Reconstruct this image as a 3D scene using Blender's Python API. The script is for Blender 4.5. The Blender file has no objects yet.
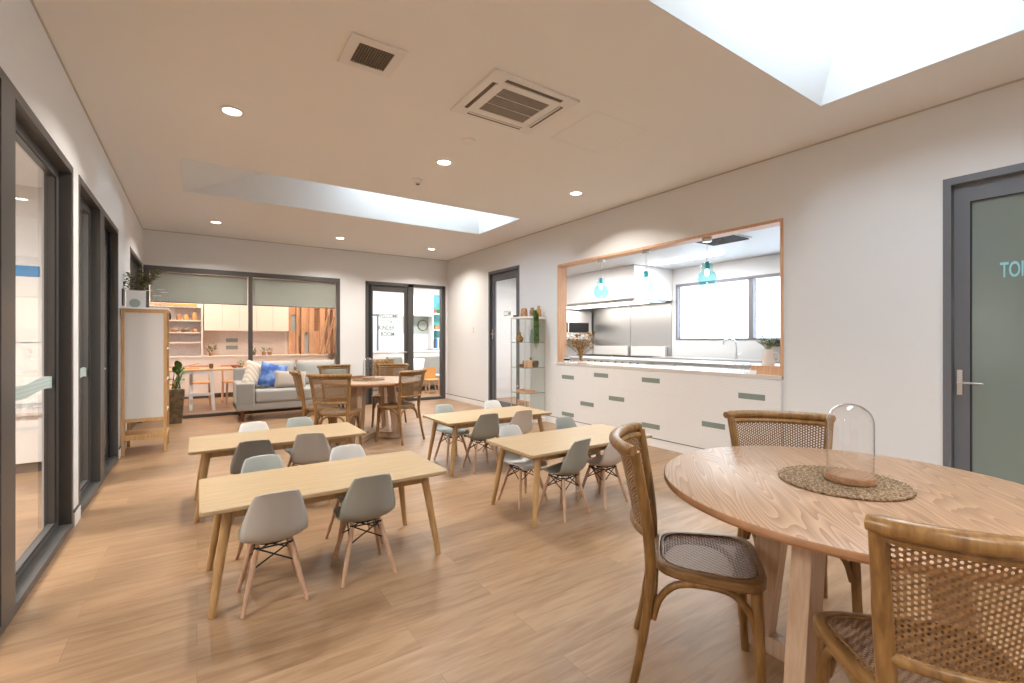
import bpy, bmesh, math, random
from mathutils import Vector, Matrix
random.seed(7)
PI = math.pi
scn = bpy.context.scene
col = scn.collection

# ------------------------------------------------------------------ materials
def nmat(name):
    m = bpy.data.materials.new(name); m.use_nodes = True
    nt = m.node_tree
    return m, nt, nt.nodes['Principled BSDF'], nt.nodes, nt.links

def plain(name, c, rough=.6, metal=0., spec=.5, bump=0., bscale=60., var=0., sheen=0.):
    m, nt, b, N, L = nmat(name)
    b.inputs['Base Color'].default_value = (*c, 1); b.inputs['Roughness'].default_value = rough
    b.inputs['Metallic'].default_value = metal; b.inputs['Specular IOR Level'].default_value = spec
    if sheen: b.inputs['Sheen Weight'].default_value = sheen
    if bump or var:
        tc = N.new('ShaderNodeTexCoord'); n = N.new('ShaderNodeTexNoise'); n.inputs['Scale'].default_value = bscale
        n.inputs['Detail'].default_value = 4
        L.new(tc.outputs['Object'], n.inputs['Vector'])
        if bump:
            bp = N.new('ShaderNodeBump'); bp.inputs['Strength'].default_value = bump; bp.inputs['Distance'].default_value = .002
            L.new(n.outputs['Fac'], bp.inputs['Height']); L.new(bp.outputs['Normal'], b.inputs['Normal'])
        if var:
            r = N.new('ShaderNodeValToRGB')
            r.color_ramp.elements[0].position = .3; r.color_ramp.elements[1].position = .7
            r.color_ramp.elements[0].color = (*[x*(1-var) for x in c], 1)
            r.color_ramp.elements[1].color = (*[min(1, x*(1+var)) for x in c], 1)
            L.new(n.outputs['Fac'], r.inputs['Fac']); L.new(r.outputs['Color'], b.inputs['Base Color'])
    return m

def wood(name, c1, c2, axis=0, scale=1.0, rough=.45, stretch=14, rings=False, spec=.5, lo=.35, hi=.68, rot=0):
    m, nt, b, N, L = nmat(name)
    tc = N.new('ShaderNodeTexCoord'); mp = N.new('ShaderNodeMapping')
    s = [stretch*scale]*3; s[axis] = scale
    mp.inputs['Scale'].default_value = s
    co = tc.outputs['Object']
    if rot:
        m0 = N.new('ShaderNodeMapping'); m0.inputs['Rotation'].default_value = (0, 0, rot); L.new(co, m0.inputs['Vector']); co = m0.outputs['Vector']
    L.new(co, mp.inputs['Vector'])
    n = N.new('ShaderNodeTexNoise'); n.inputs['Scale'].default_value = 3; n.inputs['Detail'].default_value = 6
    n.inputs['Roughness'].default_value = .6
    L.new(mp.outputs['Vector'], n.inputs['Vector'])
    src = n.outputs['Fac']
    if rings:
        # cathedral grain: contour lines of a smooth, stretched field
        mp2 = N.new('ShaderNodeMapping'); s2 = [rings*1.0]*3; s2[axis] = rings*.10; mp2.inputs['Scale'].default_value = s2
        L.new(co, mp2.inputs['Vector'])
        n2 = N.new('ShaderNodeTexNoise'); n2.inputs['Scale'].default_value = 1.0; n2.inputs['Detail'].default_value = 1.5
        L.new(mp2.outputs['Vector'], n2.inputs['Vector'])
        mu = N.new('ShaderNodeMath'); mu.operation = 'MULTIPLY'; mu.inputs[1].default_value = 34
        L.new(n2.outputs['Fac'], mu.inputs[0])
        fr = N.new('ShaderNodeMath'); fr.operation = 'FRACT'; L.new(mu.outputs[0], fr.inputs[0])
        mx = N.new('ShaderNodeMix'); mx.data_type = 'FLOAT'; mx.inputs[0].default_value = .45
        L.new(n.outputs['Fac'], mx.inputs[2]); L.new(fr.outputs[0], mx.inputs[3])
        src = mx.outputs[0]
    r = N.new('ShaderNodeValToRGB'); r.color_ramp.elements[0].position = lo; r.color_ramp.elements[1].position = hi
    r.color_ramp.elements[0].color = (*c1, 1); r.color_ramp.elements[1].color = (*c2, 1)
    L.new(src, r.inputs['Fac']); L.new(r.outputs['Color'], b.inputs['Base Color'])
    b.inputs['Roughness'].default_value = rough; b.inputs['Specular IOR Level'].default_value = spec
    bp = N.new('ShaderNodeBump'); bp.inputs['Strength'].default_value = .15; bp.inputs['Distance'].default_value = .001
    L.new(src, bp.inputs['Height']); L.new(bp.outputs['Normal'], b.inputs['Normal'])
    return m

def floor_mat():
    m, nt, b, N, L = nmat('oak_planks')
    tc = N.new('ShaderNodeTexCoord')
    br = N.new('ShaderNodeTexBrick')
    br.inputs['Scale'].default_value = 1.0; br.inputs['Brick Width'].default_value = 1.22
    br.inputs['Row Height'].default_value = .18; br.inputs['Mortar Size'].default_value = .0012
    br.inputs['Mortar Smooth'].default_value = .3; br.offset = .37; br.offset_frequency = 2
    br.inputs['Color1'].default_value = (.0, .0, .0, 1); br.inputs['Color2'].default_value = (1, 1, 1, 1)
    br.inputs['Mortar'].default_value = (.5, .5, .5, 1); br.inputs['Bias'].default_value = 0
    L.new(tc.outputs['Object'], br.inputs['Vector'])
    # per-plank offset so grain does not run on from board to board
    ad = N.new('ShaderNodeVectorMath'); ad.operation = 'MULTIPLY_ADD'
    ad.inputs[1].default_value = (7.3, 3.1, 5.0)
    L.new(br.outputs['Color'], ad.inputs[0]); L.new(tc.outputs['Object'], ad.inputs[2])
    mp = N.new('ShaderNodeMapping'); mp.inputs['Scale'].default_value = (1.3, 11, 1)
    L.new(ad.outputs[0], mp.inputs['Vector'])
    n = N.new('ShaderNodeTexNoise'); n.inputs['Scale'].default_value = 2.0; n.inputs['Detail'].default_value = 7; n.inputs['Roughness'].default_value = .62
    n.inputs['Distortion'].default_value = .6
    L.new(mp.outputs['Vector'], n.inputs['Vector'])
    r = N.new('ShaderNodeValToRGB')
    e = r.color_ramp.elements
    e[0].position = .22; e[0].color = (.205, .112, .055, 1); e[1].position = .78; e[1].color = (.40, .27, .16, 1)
    k = e.new(.5); k.color = (.32, .197, .11, 1)
    L.new(n.outputs['Fac'], r.inputs['Fac'])
    hs = N.new('ShaderNodeMix'); hs.data_type = 'RGBA'; hs.blend_type = 'MULTIPLY'
    rr = N.new('ShaderNodeValToRGB'); rr.color_ramp.elements[0].color = (.84, .83, .82, 1); rr.color_ramp.elements[1].color = (1.06, 1.05, 1.04, 1)
    L.new(br.outputs['Color'], rr.inputs['Fac'])
    hs.inputs[0].default_value = 1
    L.new(r.outputs['Color'], hs.inputs[6]); L.new(rr.outputs['Color'], hs.inputs[7])
    mo = N.new('ShaderNodeMix'); mo.data_type = 'RGBA'; mo.inputs[7].default_value = (.13, .08, .05, 1)
    mf = N.new('ShaderNodeMath'); mf.operation = 'MULTIPLY'; mf.inputs[1].default_value = .55
    L.new(br.outputs['Fac'], mf.inputs[0]); L.new(mf.outputs[0], mo.inputs[0])
    L.new(hs.outputs[2], mo.inputs[6]); L.new(mo.outputs[2], b.inputs['Base Color'])
    b.inputs['Roughness'].default_value = .36; b.inputs['Specular IOR Level'].default_value = .42
    bp = N.new('ShaderNodeBump'); bp.inputs['Strength'].default_value = .12; bp.inputs['Distance'].default_value = .001
    L.new(n.outputs['Fac'], bp.inputs['Height']); L.new(bp.outputs['Normal'], b.inputs['Normal'])
    return m

def thin_glass(name, tint=(1, 1, 1), ior=1.5, rough=0., refl=.9):
    m = bpy.data.materials.new(name); m.use_nodes = True
    nt = m.node_tree; N = nt.nodes; L = nt.links; N.clear()
    o = N.new('ShaderNodeOutputMaterial'); mx = N.new('ShaderNodeMixShader')
    t = N.new('ShaderNodeBsdfTransparent'); t.inputs[0].default_value = (*tint, 1)
    g = N.new('ShaderNodeBsdfGlossy'); g.inputs['Roughness'].default_value = rough
    f = N.new('ShaderNodeFresnel'); f.inputs[0].default_value = ior
    # only the outer faces reflect (both surfaces of the thin pane taken together)
    ge = N.new('ShaderNodeNewGeometry'); iv = N.new('ShaderNodeMath'); iv.operation = 'SUBTRACT'; iv.inputs[0].default_value = refl
    L.new(ge.outputs['Backfacing'], iv.inputs[1]); iv.use_clamp = False
    mu = N.new('ShaderNodeMath'); mu.operation = 'MULTIPLY'; mu.use_clamp = True
    L.new(iv.outputs[0], mu.inputs[0]); L.new(f.outputs[0], mu.inputs[1])
    om = N.new('ShaderNodeMath'); om.operation = 'SUBTRACT'; om.inputs[0].default_value = 1; L.new(ge.outputs['Backfacing'], om.inputs[1])
    m3 = N.new('ShaderNodeMath'); m3.operation = 'MULTIPLY'; L.new(mu.outputs[0], m3.inputs[0]); L.new(om.outputs[0], m3.inputs[1])
    L.new(m3.outputs[0], mx.inputs[0]); L.new(t.outputs[0], mx.inputs[1]); L.new(g.outputs[0], mx.inputs[2])
    L.new(mx.outputs[0], o.inputs[0])
    return m

def emis(name, c, s):
    m, nt, b, N, L = nmat(name)
    b.inputs['Base Color'].default_value = (*c, 1)
    b.inputs['Emission Color'].default_value = (*c, 1); b.inputs['Emission Strength'].default_value = s
    return m

def cane_mat(name, c1, c2, pitch=.0125, hole=.30):
    """woven cane webbing: strands with open square-set holes, UV in metres"""
    m, nt, b, N, L = nmat(name)
    uv = N.new('ShaderNodeUVMap'); sx = N.new('ShaderNodeVectorMath'); sx.operation = 'SCALE'; sx.inputs['Scale'].default_value = 1/pitch
    L.new(uv.outputs[0], sx.inputs[0])
    sp3 = N.new('ShaderNodeSeparateXYZ'); L.new(sx.outputs[0], sp3.inputs[0])
    xs_ = N.new('ShaderNodeMath'); xs_.operation = 'MULTIPLY'; xs_.inputs[1].default_value = 1.2; L.new(sp3.outputs[0], xs_.inputs[0])
    fl_ = N.new('ShaderNodeMath'); fl_.operation = 'FLOOR'; L.new(xs_.outputs[0], fl_.inputs[0])
    ya_ = N.new('ShaderNodeMath'); ya_.operation = 'MULTIPLY_ADD'; ya_.inputs[1].default_value = .5; L.new(fl_.outputs[0], ya_.inputs[0]); L.new(sp3.outputs[1], ya_.inputs[2])
    cb = N.new('ShaderNodeCombineXYZ'); L.new(xs_.outputs[0], cb.inputs[0]); L.new(ya_.outputs[0], cb.inputs[1])
    fr = N.new('ShaderNodeVectorMath'); fr.operation = 'FRACTION'; L.new(cb.outputs[0], fr.inputs[0])
    sb = N.new('ShaderNodeVectorMath'); sb.operation = 'SUBTRACT'; sb.inputs[1].default_value = (.5, .5, 0); L.new(fr.outputs[0], sb.inputs[0])
    ln = N.new('ShaderNodeVectorMath'); ln.operation = 'LENGTH'; L.new(sb.outputs[0], ln.inputs[0])
    gt = N.new('ShaderNodeMath'); gt.operation = 'GREATER_THAN'; gt.inputs[1].default_value = hole
    L.new(ln.outputs['Value'], gt.inputs[0])
    w = N.new('ShaderNodeTexWave'); w.inputs['Scale'].default_value = 2/pitch/6.28*1.0; w.bands_direction = 'DIAGONAL'
    L.new(uv.outputs[0], w.inputs['Vector'])
    n = N.new('ShaderNodeTexNoise'); n.inputs['Scale'].default_value = 60; L.new(uv.outputs[0], n.inputs['Vector'])
    r = N.new('ShaderNodeValToRGB'); r.color_ramp.elements[0].color = (*c1, 1); r.color_ramp.elements[1].color = (*c2, 1)
    r.color_ramp.elements[0].position = .3; r.color_ramp.elements[1].position = .7
    mx = N.new('ShaderNodeMath'); mx.operation = 'ADD'; mh = N.new('ShaderNodeMath'); mh.operation = 'MULTIPLY'; mh.inputs[1].default_value = .5
    L.new(w.outputs['Fac'], mx.inputs[0]); L.new(n.outputs['Fac'], mx.inputs[1]); L.new(mx.outputs[0], mh.inputs[0])
    L.new(mh.outputs[0], r.inputs['Fac']); L.new(r.outputs['Color'], b.inputs['Base Color'])
    L.new(gt.outputs[0], b.inputs['Alpha'])
    b.inputs['Roughness'].default_value = .5
    bp = N.new('ShaderNodeBump'); bp.inputs['Strength'].default_value = .4; bp.inputs['Distance'].default_value = .001
    L.new(ln.outputs['Value'], bp.inputs['Height']); L.new(bp.outputs['Normal'], b.inputs['Normal'])
    return m

def two_tone(name, c1, c2, scale=9, detail=3, rough=.85, c3=None, lo=.42, hi=.6):
    m, nt, b, N, L = nmat(name)
    tc = N.new('ShaderNodeTexCoord'); n = N.new('ShaderNodeTexNoise'); n.inputs['Scale'].default_value = scale; n.inputs['Detail'].default_value = detail
    L.new(tc.outputs['Object'], n.inputs['Vector'])
    r = N.new('ShaderNodeValToRGB'); e = r.color_ramp.elements
    e[0].position = lo; e[0].color = (*c1, 1); e[1].position = hi; e[1].color = (*c2, 1)
    if c3: k = e.new(.9*hi+.1); k.color = (*c3, 1)
    L.new(n.outputs['Fac'], r.inputs['Fac']); L.new(r.outputs['Color'], b.inputs['Base Color'])
    b.inputs['Roughness'].default_value = rough
    return m

def stripes(name, c1, c2, axis, scale, rough=.8, width=.5):
    """fine lines across one object axis (weave lines, grille slats, brushed board grain)"""
    m, nt, b, N, L = nmat(name)
    tc = N.new('ShaderNodeTexCoord'); w = N.new('ShaderNodeTexWave'); w.bands_direction = axis; w.inputs['Scale'].default_value = scale
    L.new(tc.outputs['Object'], w.inputs['Vector'])
    r = N.new('ShaderNodeValToRGB'); r.color_ramp.elements[0].color = (*c1, 1); r.color_ramp.elements[1].color = (*c2, 1)
    r.color_ramp.elements[0].position = width-.1; r.color_ramp.elements[1].position = width+.1
    L.new(w.outputs['Fac'], r.inputs['Fac']); L.new(r.outputs['Color'], b.inputs['Base Color'])
    b.inputs['Roughness'].default_value = rough
    return m

M = {}
M['wall'] = plain('wall_paint', (.735, .74, .745), .85, spec=.25, bump=.03, bscale=300)
M['ceiling'] = plain('ceiling_paint', (.80, .80, .805), .9, spec=.2)
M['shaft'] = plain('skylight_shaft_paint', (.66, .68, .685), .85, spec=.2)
M['white'] = plain('white_laminate', (.82, .81, .80), .45)
M['kwhite'] = plain('kitchen_white', (.70, .70, .70), .5)
M['gap'] = plain('shadow_gap', (.11, .10, .095), .8)
M['shadow_strip'] = plain('painted_shadow_line', (.50, .46, .42), .8)
M['floor'] = floor_mat()
M['frame'] = plain('grey_aluminium', (.092, .089, .087), .38, metal=.25, bump=.02, bscale=400)
M['frame2'] = plain('blue_grey_door_paint', (.145, .152, .168), .4, metal=.1)
M['black'] = plain('black_rubber', (.008, .008, .008), .7)
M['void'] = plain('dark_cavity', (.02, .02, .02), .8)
M['glass'] = thin_glass('clear_glass')
M['glass_dome'] = thin_glass('display_dome_glass', refl=2.2)
M['glass_sheer'] = thin_glass('sheer_kitchen_pane', (.50, .51, .52))
M['glass_teal'] = thin_glass('teal_lamp_glass', (.78, .95, .965), 1.45)
M['glass_green'] = thin_glass('greenish_shelf_glass', (.98, .992, .988), 1.45, refl=.8)
M['frost'] = plain('frosted_door_glass', (.205, .245, .225), .12, spec=.6)
M['blind'] = plain('grey_green_roller_blind', (.37, .39, .34), .3, spec=.6, bump=.05, bscale=300)
M['decal'] = stripes('pale_glass_band', (.45, .62, .60), (.60, .68, .66), 'Z', 14, .5)
M['ltable'] = wood('birch_tabletop', (.375, .265, .14), (.44, .325, .19), 0, 1.2, .38, 16)
M['lleg'] = wood('honey_oak_leg', (.38, .22, .09), (.50, .31, .14), 2, 1.5, .42, 8)
M['beech'] = wood('beech_dowel', (.43, .255, .165), (.55, .36, .24), 2, 2, .45, 8)
M['ash'] = wood('ash_tabletop', (.20, .105, .055), (.49, .315, .195), 0, 1.6, .40, 60, rings=7.5, lo=.08, hi=.85, rot=-.72, spec=.4)
M['ash_edge'] = wood('ash_table_edge', (.29, .14, .062), (.40, .205, .10), 2, 1.4, .45, 2)
M['ashleg'] = wood('pale_ash_leg', (.50, .34, .225), (.62, .46, .33), 2, 1.2, .42, 18)
M['bent'] = wood('stained_bentwood', (.165, .08, .023), (.33, .18, .06), 2, 2.2, .33, 7)
M['bent2'] = wood('stained_bentwood_seat', (.16, .08, .025), (.29, .16, .055), 0, 2.2, .3, 7)
M['cane'] = cane_mat('cane_webbing', (.16, .08, .03), (.27, .15, .062), .0135, .30)
M['cane2'] = cane_mat('seat_cane_webbing', (.17, .095, .055), (.33, .225, .16), .0125, .25)
M['timber'] = wood('timber_lining', (.60, .335, .19), (.74, .46, .285), 2, 1.2, .45, 14)
M['easel'] = wood('honey_pine', (.46, .27, .11), (.60, .38, .18), 2, 1.5, .45, 10)
M['steel'] = plain('brushed_steel', (.56, .55, .54), .33, metal=.95, bump=.03, bscale=150, var=.06)
M['steel_hood'] = plain('satin_steel', (.78, .75, .73), .55, metal=.3)
M['chrome'] = plain('chrome', (.7, .7, .7), .12, metal=1)
M['nickel'] = plain('satin_nickel', (.6, .58, .55), .3, metal=.9)
M['sage'] = plain('sage_green_recess', (.215, .255, .22), .6)
M['board'] = stripes('white_woodgrain_board', (.71, .70, .69), (.77, .765, .76), 'Z', 22, .5)
M['bench'] = plain('pale_stone_benchtop', (.60, .56, .52), .25, var=.05, bscale=80)
M['sofa'] = plain('pale_grey_fabric', (.40, .395, .375), .95, spec=.1, bump=.3, bscale=500, var=.05, sheen=.3)
M['sofa_arm'] = plain('grey_green_fabric', (.36, .36, .335), .95, spec=.1, bump=.3, bscale=500, var=.06)
M['walnut'] = wood('walnut_foot', (.10, .035, .014), (.20, .075, .03), 2, 2, .35)
M['blue_cushion'] = two_tone('blue_marbled_cloth', (.055, .13, .42), (.22, .36, .66), 7, 4, c3=(.27, .24, .58))
M['cream_cushion'] = stripes('cream_pleated_cloth', (.60, .50, .40), (.72, .64, .54), 'DIAGONAL', 8)
M['beige_cushion'] = plain('beige_cloth', (.50, .44, .38), .95, spec=.1, bump=.3, bscale=400)
M['teal_cushion'] = plain('pale_teal_cloth', (.33, .44, .44), .95)
M['terracotta'] = two_tone('brown_bisque', (.34, .17, .08), (.48, .27, .14), 20)
M['brass'] = plain('amber_vase', (.46, .26, .09), .4)
M['leaf'] = two_tone('green_leaf', (.045, .13, .025), (.12, .24, .06), 14, rough=.5)
M['leaf_grey'] = two_tone('grey_green_leaf', (.12, .115, .05), (.30, .26, .14), 14, rough=.6)
M['trail'] = two_tone('trailing_green', (.06, .16, .03), (.17, .30, .09), 16, rough=.6)
M['herb'] = two_tone('soft_green_leaf', (.16, .24, .12), (.36, .42, .26), 20, rough=.6)
M['straw'] = two_tone('dried_straw', (.24, .13, .04), (.45, .28, .11), 30)
M['straw_dark'] = two_tone('dried_brown_head', (.25, .12, .035), (.50, .29, .09), 40)
M['rope'] = two_tone('seagrass_braid', (.14, .088, .048), (.38, .265, .16), 90, 4, lo=.38, hi=.62)
M['planter'] = two_tone('brown_planter', (.12, .08, .04), (.20, .14, .08), 16)
M['soil'] = plain('soil', (.05, .03, .02), .95)
M['coaster'] = wood('dark_acacia', (.24, .12, .055), (.40, .22, .11), 0, 3, .4)
M['grille'] = stripes('grey_grille', (.10, .085, .07), (.30, .25, .21), 'DIAGONAL', 30, .6)
M['grille_dark'] = stripes('dark_eggcrate', (.06, .055, .05), (.15, .135, .12), 'X', 40, .6)
M['acwhite'] = plain('cassette_plastic', (.74, .73, .72), .5)
M['slot'] = plain('vent_slot', (.12, .09, .07), .7)
M['lamp_on'] = emis('lamp_diffuser', (1, .93, .84), 4)
M['strip_on'] = emis('strip_light_diffuser', (1, .99, .97), 5)
M['bulb'] = emis('glowing_bulb', (1, .96, .9), 14)
M['wire'] = plain('black_steel_wire', (.012, .012, .012), .4, metal=.6)
M['txt_green'] = plain('green_lettering', (.09, .19, .16), .6)
M['txt_teal'] = plain('aqua_lettering', (.30, .62, .66), .5)
M['txt_grey'] = plain('grey_lettering', (.33, .38, .36), .6)
M['warmwhite'] = plain('warm_white_cabinet', (.74, .64, .57), .5)
M['tile'] = two_tone('mottled_splashback', (.62, .53, .475), (.68, .59, .53), 30, 4, .8)
M['batten'] = wood('orange_timber', (.48, .27, .15), (.66, .41, .25), 2, 1.5, .5)
M['skyblue'] = plain('pale_blue_panel', (.45, .60, .68), .4)
M['paper'] = plain('white_paper', (.80, .79, .77), .8)
M['panelshade'] = plain('shaded_white_board', (.60, .585, .57), .7)  # white board with its shade put into the darker colour
M['blue'] = plain('blue_card', (.05, .24, .55), .7)
M['teal_wall'] = two_tone('teal_pinboard', (.10, .40, .36), (.17, .50, .60), 3, 1)
M['black_glass'] = plain('black_oven_glass', (.02, .02, .022), .12)
M['orange'] = plain('orange_ply', (.72, .36, .10), .5)
M['red'] = plain('muted_red', (.45, .13, .10), .7)
M['ceramic'] = plain('white_ceramic', (.78, .77, .75), .25)
M['photo'] = two_tone('mixed_colour_picture', (.30, .14, .11), (.62, .58, .52), 40, 3, .5, c3=(.14, .30, .25))
M['dolls'] = two_tone('painted_doll', (.14, .16, .22), (.42, .28, .20), 50)
SH = {}
for k, c in dict(taupe=(.44, .42, .395), sage=(.29, .295, .265), paleteal=(.39, .425, .41), white=(.66, .67, .67),
                 dark=(.205, .21, .205), cream=(.60, .54, .49)).items():
    SH[k] = plain('shell_'+k, c, .42, spec=.4)

# ------------------------------------------------------------------ mesh helpers
class MB:
    def __init__(s): s.bm = bmesh.new(); s.uv = None
    def quadbox(s, c8):
        v = [s.bm.verts.new(c) for c in c8]
        for f in ((0, 3, 2, 1), (4, 5, 6, 7), (0, 1, 5, 4), (1, 2, 6, 5), (2, 3, 7, 6), (3, 0, 4, 7)):
            s.bm.faces.new([v[i] for i in f])
        return s
    def box(s, x0, x1, y0, y1, z0, z1):
        return s.quadbox([(x0, y0, z0), (x1, y0, z0), (x1, y1, z0), (x0, y1, z0), (x0, y0, z1), (x1, y0, z1), (x1, y1, z1), (x0, y1, z1)])
    def bar(s, a, b, w, h, up=(0, 0, 1), w2=None, h2=None):
        """rectangular bar from a to b, w across, h along up"""
        a = Vector(a); b = Vector(b); d = (b-a).normalized(); sd = d.cross(Vector(up)).normalized(); u = sd.cross(d).normalized()
        w2 = w2 or w; h2 = h2 or h
        A = [a+sd*x*w/2+u*y*h/2 for x, y in ((-1, -1), (1, -1), (1, 1), (-1, 1))]
        B = [b+sd*x*w2/2+u*y*h2/2 for x, y in ((-1, -1), (1, -1), (1, 1), (-1, 1))]
        return s.quadbox(A+B)
    def tube(s, pts, r, seg=10, closed=False, flat=None):
        pts = [Vector(p) for p in pts]; n = len(pts)
        rs = r if isinstance(r, (list, tuple)) else [r]*n
        rings = []; prev = None
        for i, p in enumerate(pts):
            if closed: t = pts[(i+1) % n]-pts[i-1]
            else: t = pts[min(i+1, n-1)]-pts[max(i-1, 0)]
            t.normalize()
            if prev is None:
                ref = Vector((0, 0, 1)) if abs(t.z) < .9 else Vector((1, 0, 0))
                nn = t.cross(ref).normalized()
            else:
                nn = prev-t*prev.dot(t); nn.normalize()
            prev = nn; bn = t.cross(nn)
            ring = []
            for k in range(seg):
                a = 2*PI*k/seg
                ring.append(s.bm.verts.new(p+nn*math.cos(a)*rs[i]+bn*math.sin(a)*rs[i]))
            rings.append(ring)
        m = n if closed else n-1
        for i in range(m):
            A = rings[i]; B = rings[(i+1) % n]
            for k in range(seg):
                s.bm.faces.new((A[k], A[(k+1) % seg], B[(k+1) % seg], B[k]))
        if not closed:
            s.bm.faces.new(rings[0][::-1]); s.bm.faces.new(rings[-1])
        return s
    def lathe(s, prof, c=(0, 0, 0), seg=28, cap=True, sx=1, sy=1):
        rings = []
        for r, z in prof:
            if r < 1e-5: rings.append([s.bm.verts.new((c[0], c[1], c[2]+z))])
            else: rings.append([s.bm.verts.new((c[0]+r*sx*math.cos(2*PI*k/seg), c[1]+r*sy*math.sin(2*PI*k/seg), c[2]+z)) for k in range(seg)])
        for A, B in zip(rings, rings[1:]):
            if len(A) == 1 and len(B) == 1: continue
            for k in range(seg):
                if len(A) == 1: s.bm.faces.new((A[0], B[(k+1) % seg], B[k]))
                elif len(B) == 1: s.bm.faces.new((A[k], A[(k+1) % seg], B[0]))
                else: s.bm.faces.new((A[k], A[(k+1) % seg], B[(k+1) % seg], B[k]))
        if cap:
            if len(rings[0]) > 1: s.bm.faces.new(rings[0][::-1])
            if len(rings[-1]) > 1: s.bm.faces.new(rings[-1])
        return s
    def prism(s, poly, z0, z1):
        A = [s.bm.verts.new((x, y, z0)) for x, y in poly]; B = [s.bm.verts.new((x, y, z1)) for x, y in poly]
        s.bm.faces.new(A[::-1]); s.bm.faces.new(B); n = len(poly)
        for i in range(n): s.bm.faces.new((A[i], A[(i+1) % n], B[(i+1) % n], B[i]))
        return s
    def ringprism(s, out, inn, z0, z1, r=.006):
        """band between two outlines of equal count, with softened edges"""
        n = len(out); L = []
        def lp(pl, z, t):
            res = []
            for i, (x, y) in enumerate(pl):
                o = inn[i] if pl is out else out[i]
                d = Vector((o[0]-x, o[1]-y)); d.normalize(); res.append(s.bm.verts.new((x+d.x*t, y+d.y*t, z)))
            return res
        L = [lp(out, z0+r, 0), lp(out, z1-r, 0), lp(out, z1-r*.3, r*.4), lp(out, z1, r*1.2), lp(inn, z1, r), lp(inn, z1-r, 0), lp(inn, z0, 0), lp(out, z0, r)]
        for A, B in zip(L, L[1:]+L[:1]):
            for i in range(n): s.bm.faces.new((A[i], A[(i+1) % n], B[(i+1) % n], B[i]))
        return s
    def grid(s, fn, nu, nv, uvs=None, closed_u=False):
        V = [[s.bm.verts.new(fn(i/nu, j/nv)) for j in range(nv+1)] for i in range(nu+1)]
        lay = s.bm.loops.layers.uv.verify() if uvs else None
        for i in range(nu):
            for j in range(nv):
                f = s.bm.faces.new((V[i][j], V[i+1][j], V[i+1][j+1], V[i][j+1]))
                if lay:
                    for lp, (a, b) in zip(f.loops, ((i, j), (i+1, j), (i+1, j+1), (i, j+1))): lp[lay].uv = uvs(a/nu, b/nv)
        return s
    def ball(s, c, r, sub=2, sc=(1, 1, 1)):
        ret = bmesh.ops.create_icosphere(s.bm, subdivisions=sub, radius=1)
        for v in ret['verts']: v.co = Vector((c[0]+v.co.x*r*sc[0], c[1]+v.co.y*r*sc[1], c[2]+v.co.z*r*sc[2]))
        return s
    def leaf(s, p, d, L, W, fold=.2):
        p = Vector(p); d = Vector(d).normalized(); ref = Vector((0, 0, 1)) if abs(d.z) < .9 else Vector((1, 0, 0))
        sd = d.cross(ref).normalized(); up = sd.cross(d)
        a = s.bm.verts.new(p); b = s.bm.verts.new(p+d*L*.45+sd*W/2+up*W*fold); c = s.bm.verts.new(p+d*L); e = s.bm.verts.new(p+d*L*.45-sd*W/2+up*W*fold)
        m = s.bm.verts.new(p+d*L*.5)
        s.bm.faces.new((a, b, m)); s.bm.faces.new((b, c, m)); s.bm.faces.new((c, e, m)); s.bm.faces.new((e, a, m))
        return s
    def build(s, name, mat, parent=None, smooth=False, bevel=0, loc=None, solid=0, bseg=2, recalc=True):
        if recalc: bmesh.ops.recalc_face_normals(s.bm, faces=s.bm.faces)
        me = bpy.data.meshes.new(name); s.bm.to_mesh(me); s.bm.free()
        me.materials.append(M[mat] if isinstance(mat, str) else mat)
        o = bpy.data.objects.new(name, me); col.objects.link(o)
        if smooth:
            for p in me.polygons: p.use_smooth = True
            me.set_sharp_from_angle(angle=math.radians(42))
        if solid:
            md = o.modifiers.new('solid', 'SOLIDIFY'); md.thickness = solid; md.offset = 0
        if bevel:
            md = o.modifiers.new('bevel', 'BEVEL'); md.width = bevel; md.segments = bseg; md.limit_method = 'ANGLE'; md.angle_limit = math.radians(40)
        if parent: o.parent = parent
        if loc: o.location = loc
        return o

def tag(o, label=None, cat=None, group=None, kind=None):
    if label: o['label'] = label
    if cat: o['category'] = cat
    if group: o['group'] = group
    if kind: o['kind'] = kind
    return o
def empty(name, loc=(0, 0, 0), rz=0, label=None, cat=None, group=None, kind=None):
    o = bpy.data.objects.new(name, None); col.objects.link(o); o.location = loc; o.rotation_euler = (0, 0, rz)
    o.empty_display_size = .1
    return tag(o, label, cat, group, kind)
def copy_tree(o, parent=None):
    c = o.copy(); col.objects.link(c)
    if parent: c.parent = parent
    for ch in list(o.children): copy_tree(ch, c)
    return c
def S(o): o['kind'] = 'structure'; return o
def box(name, mat, x0, x1, y0, y1, z0, z1, parent=None, bevel=0, **k):
    return MB().box(x0, x1, y0, y1, z0, z1).build(name, mat, parent, bevel=bevel, **k)
def spline(P, n=8):
    """Catmull-Rom through points"""
    P = [Vector(p) for p in P]; out = []
    Q = [P[0]*2-P[1]]+P+[P[-1]*2-P[-2]]
    for i in range(1, len(Q)-2):
        for k in range(n):
            t = k/n; a, b, c, d = Q[i-1:i+3]
            out.append(.5*((2*b)+(c-a)*t+(2*a-5*b+4*c-d)*t*t+(-a+3*b-3*c+d)*t**3))
    out.append(P[-1]); return out
def text(name, body, size, mat, loc, rot, parent=None, align='CENTER', depth=.001):
    cu = bpy.data.curves.new(name, 'FONT'); cu.body = body; cu.size = size; cu.extrude = depth; cu.align_x = align; cu.offset = size*.018
    cu.materials.append(M[mat]); o = bpy.data.objects.new(name, cu); col.objects.link(o)
    o.location = loc; o.rotation_euler = rot
    if parent: o.parent = parent
    return o

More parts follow.
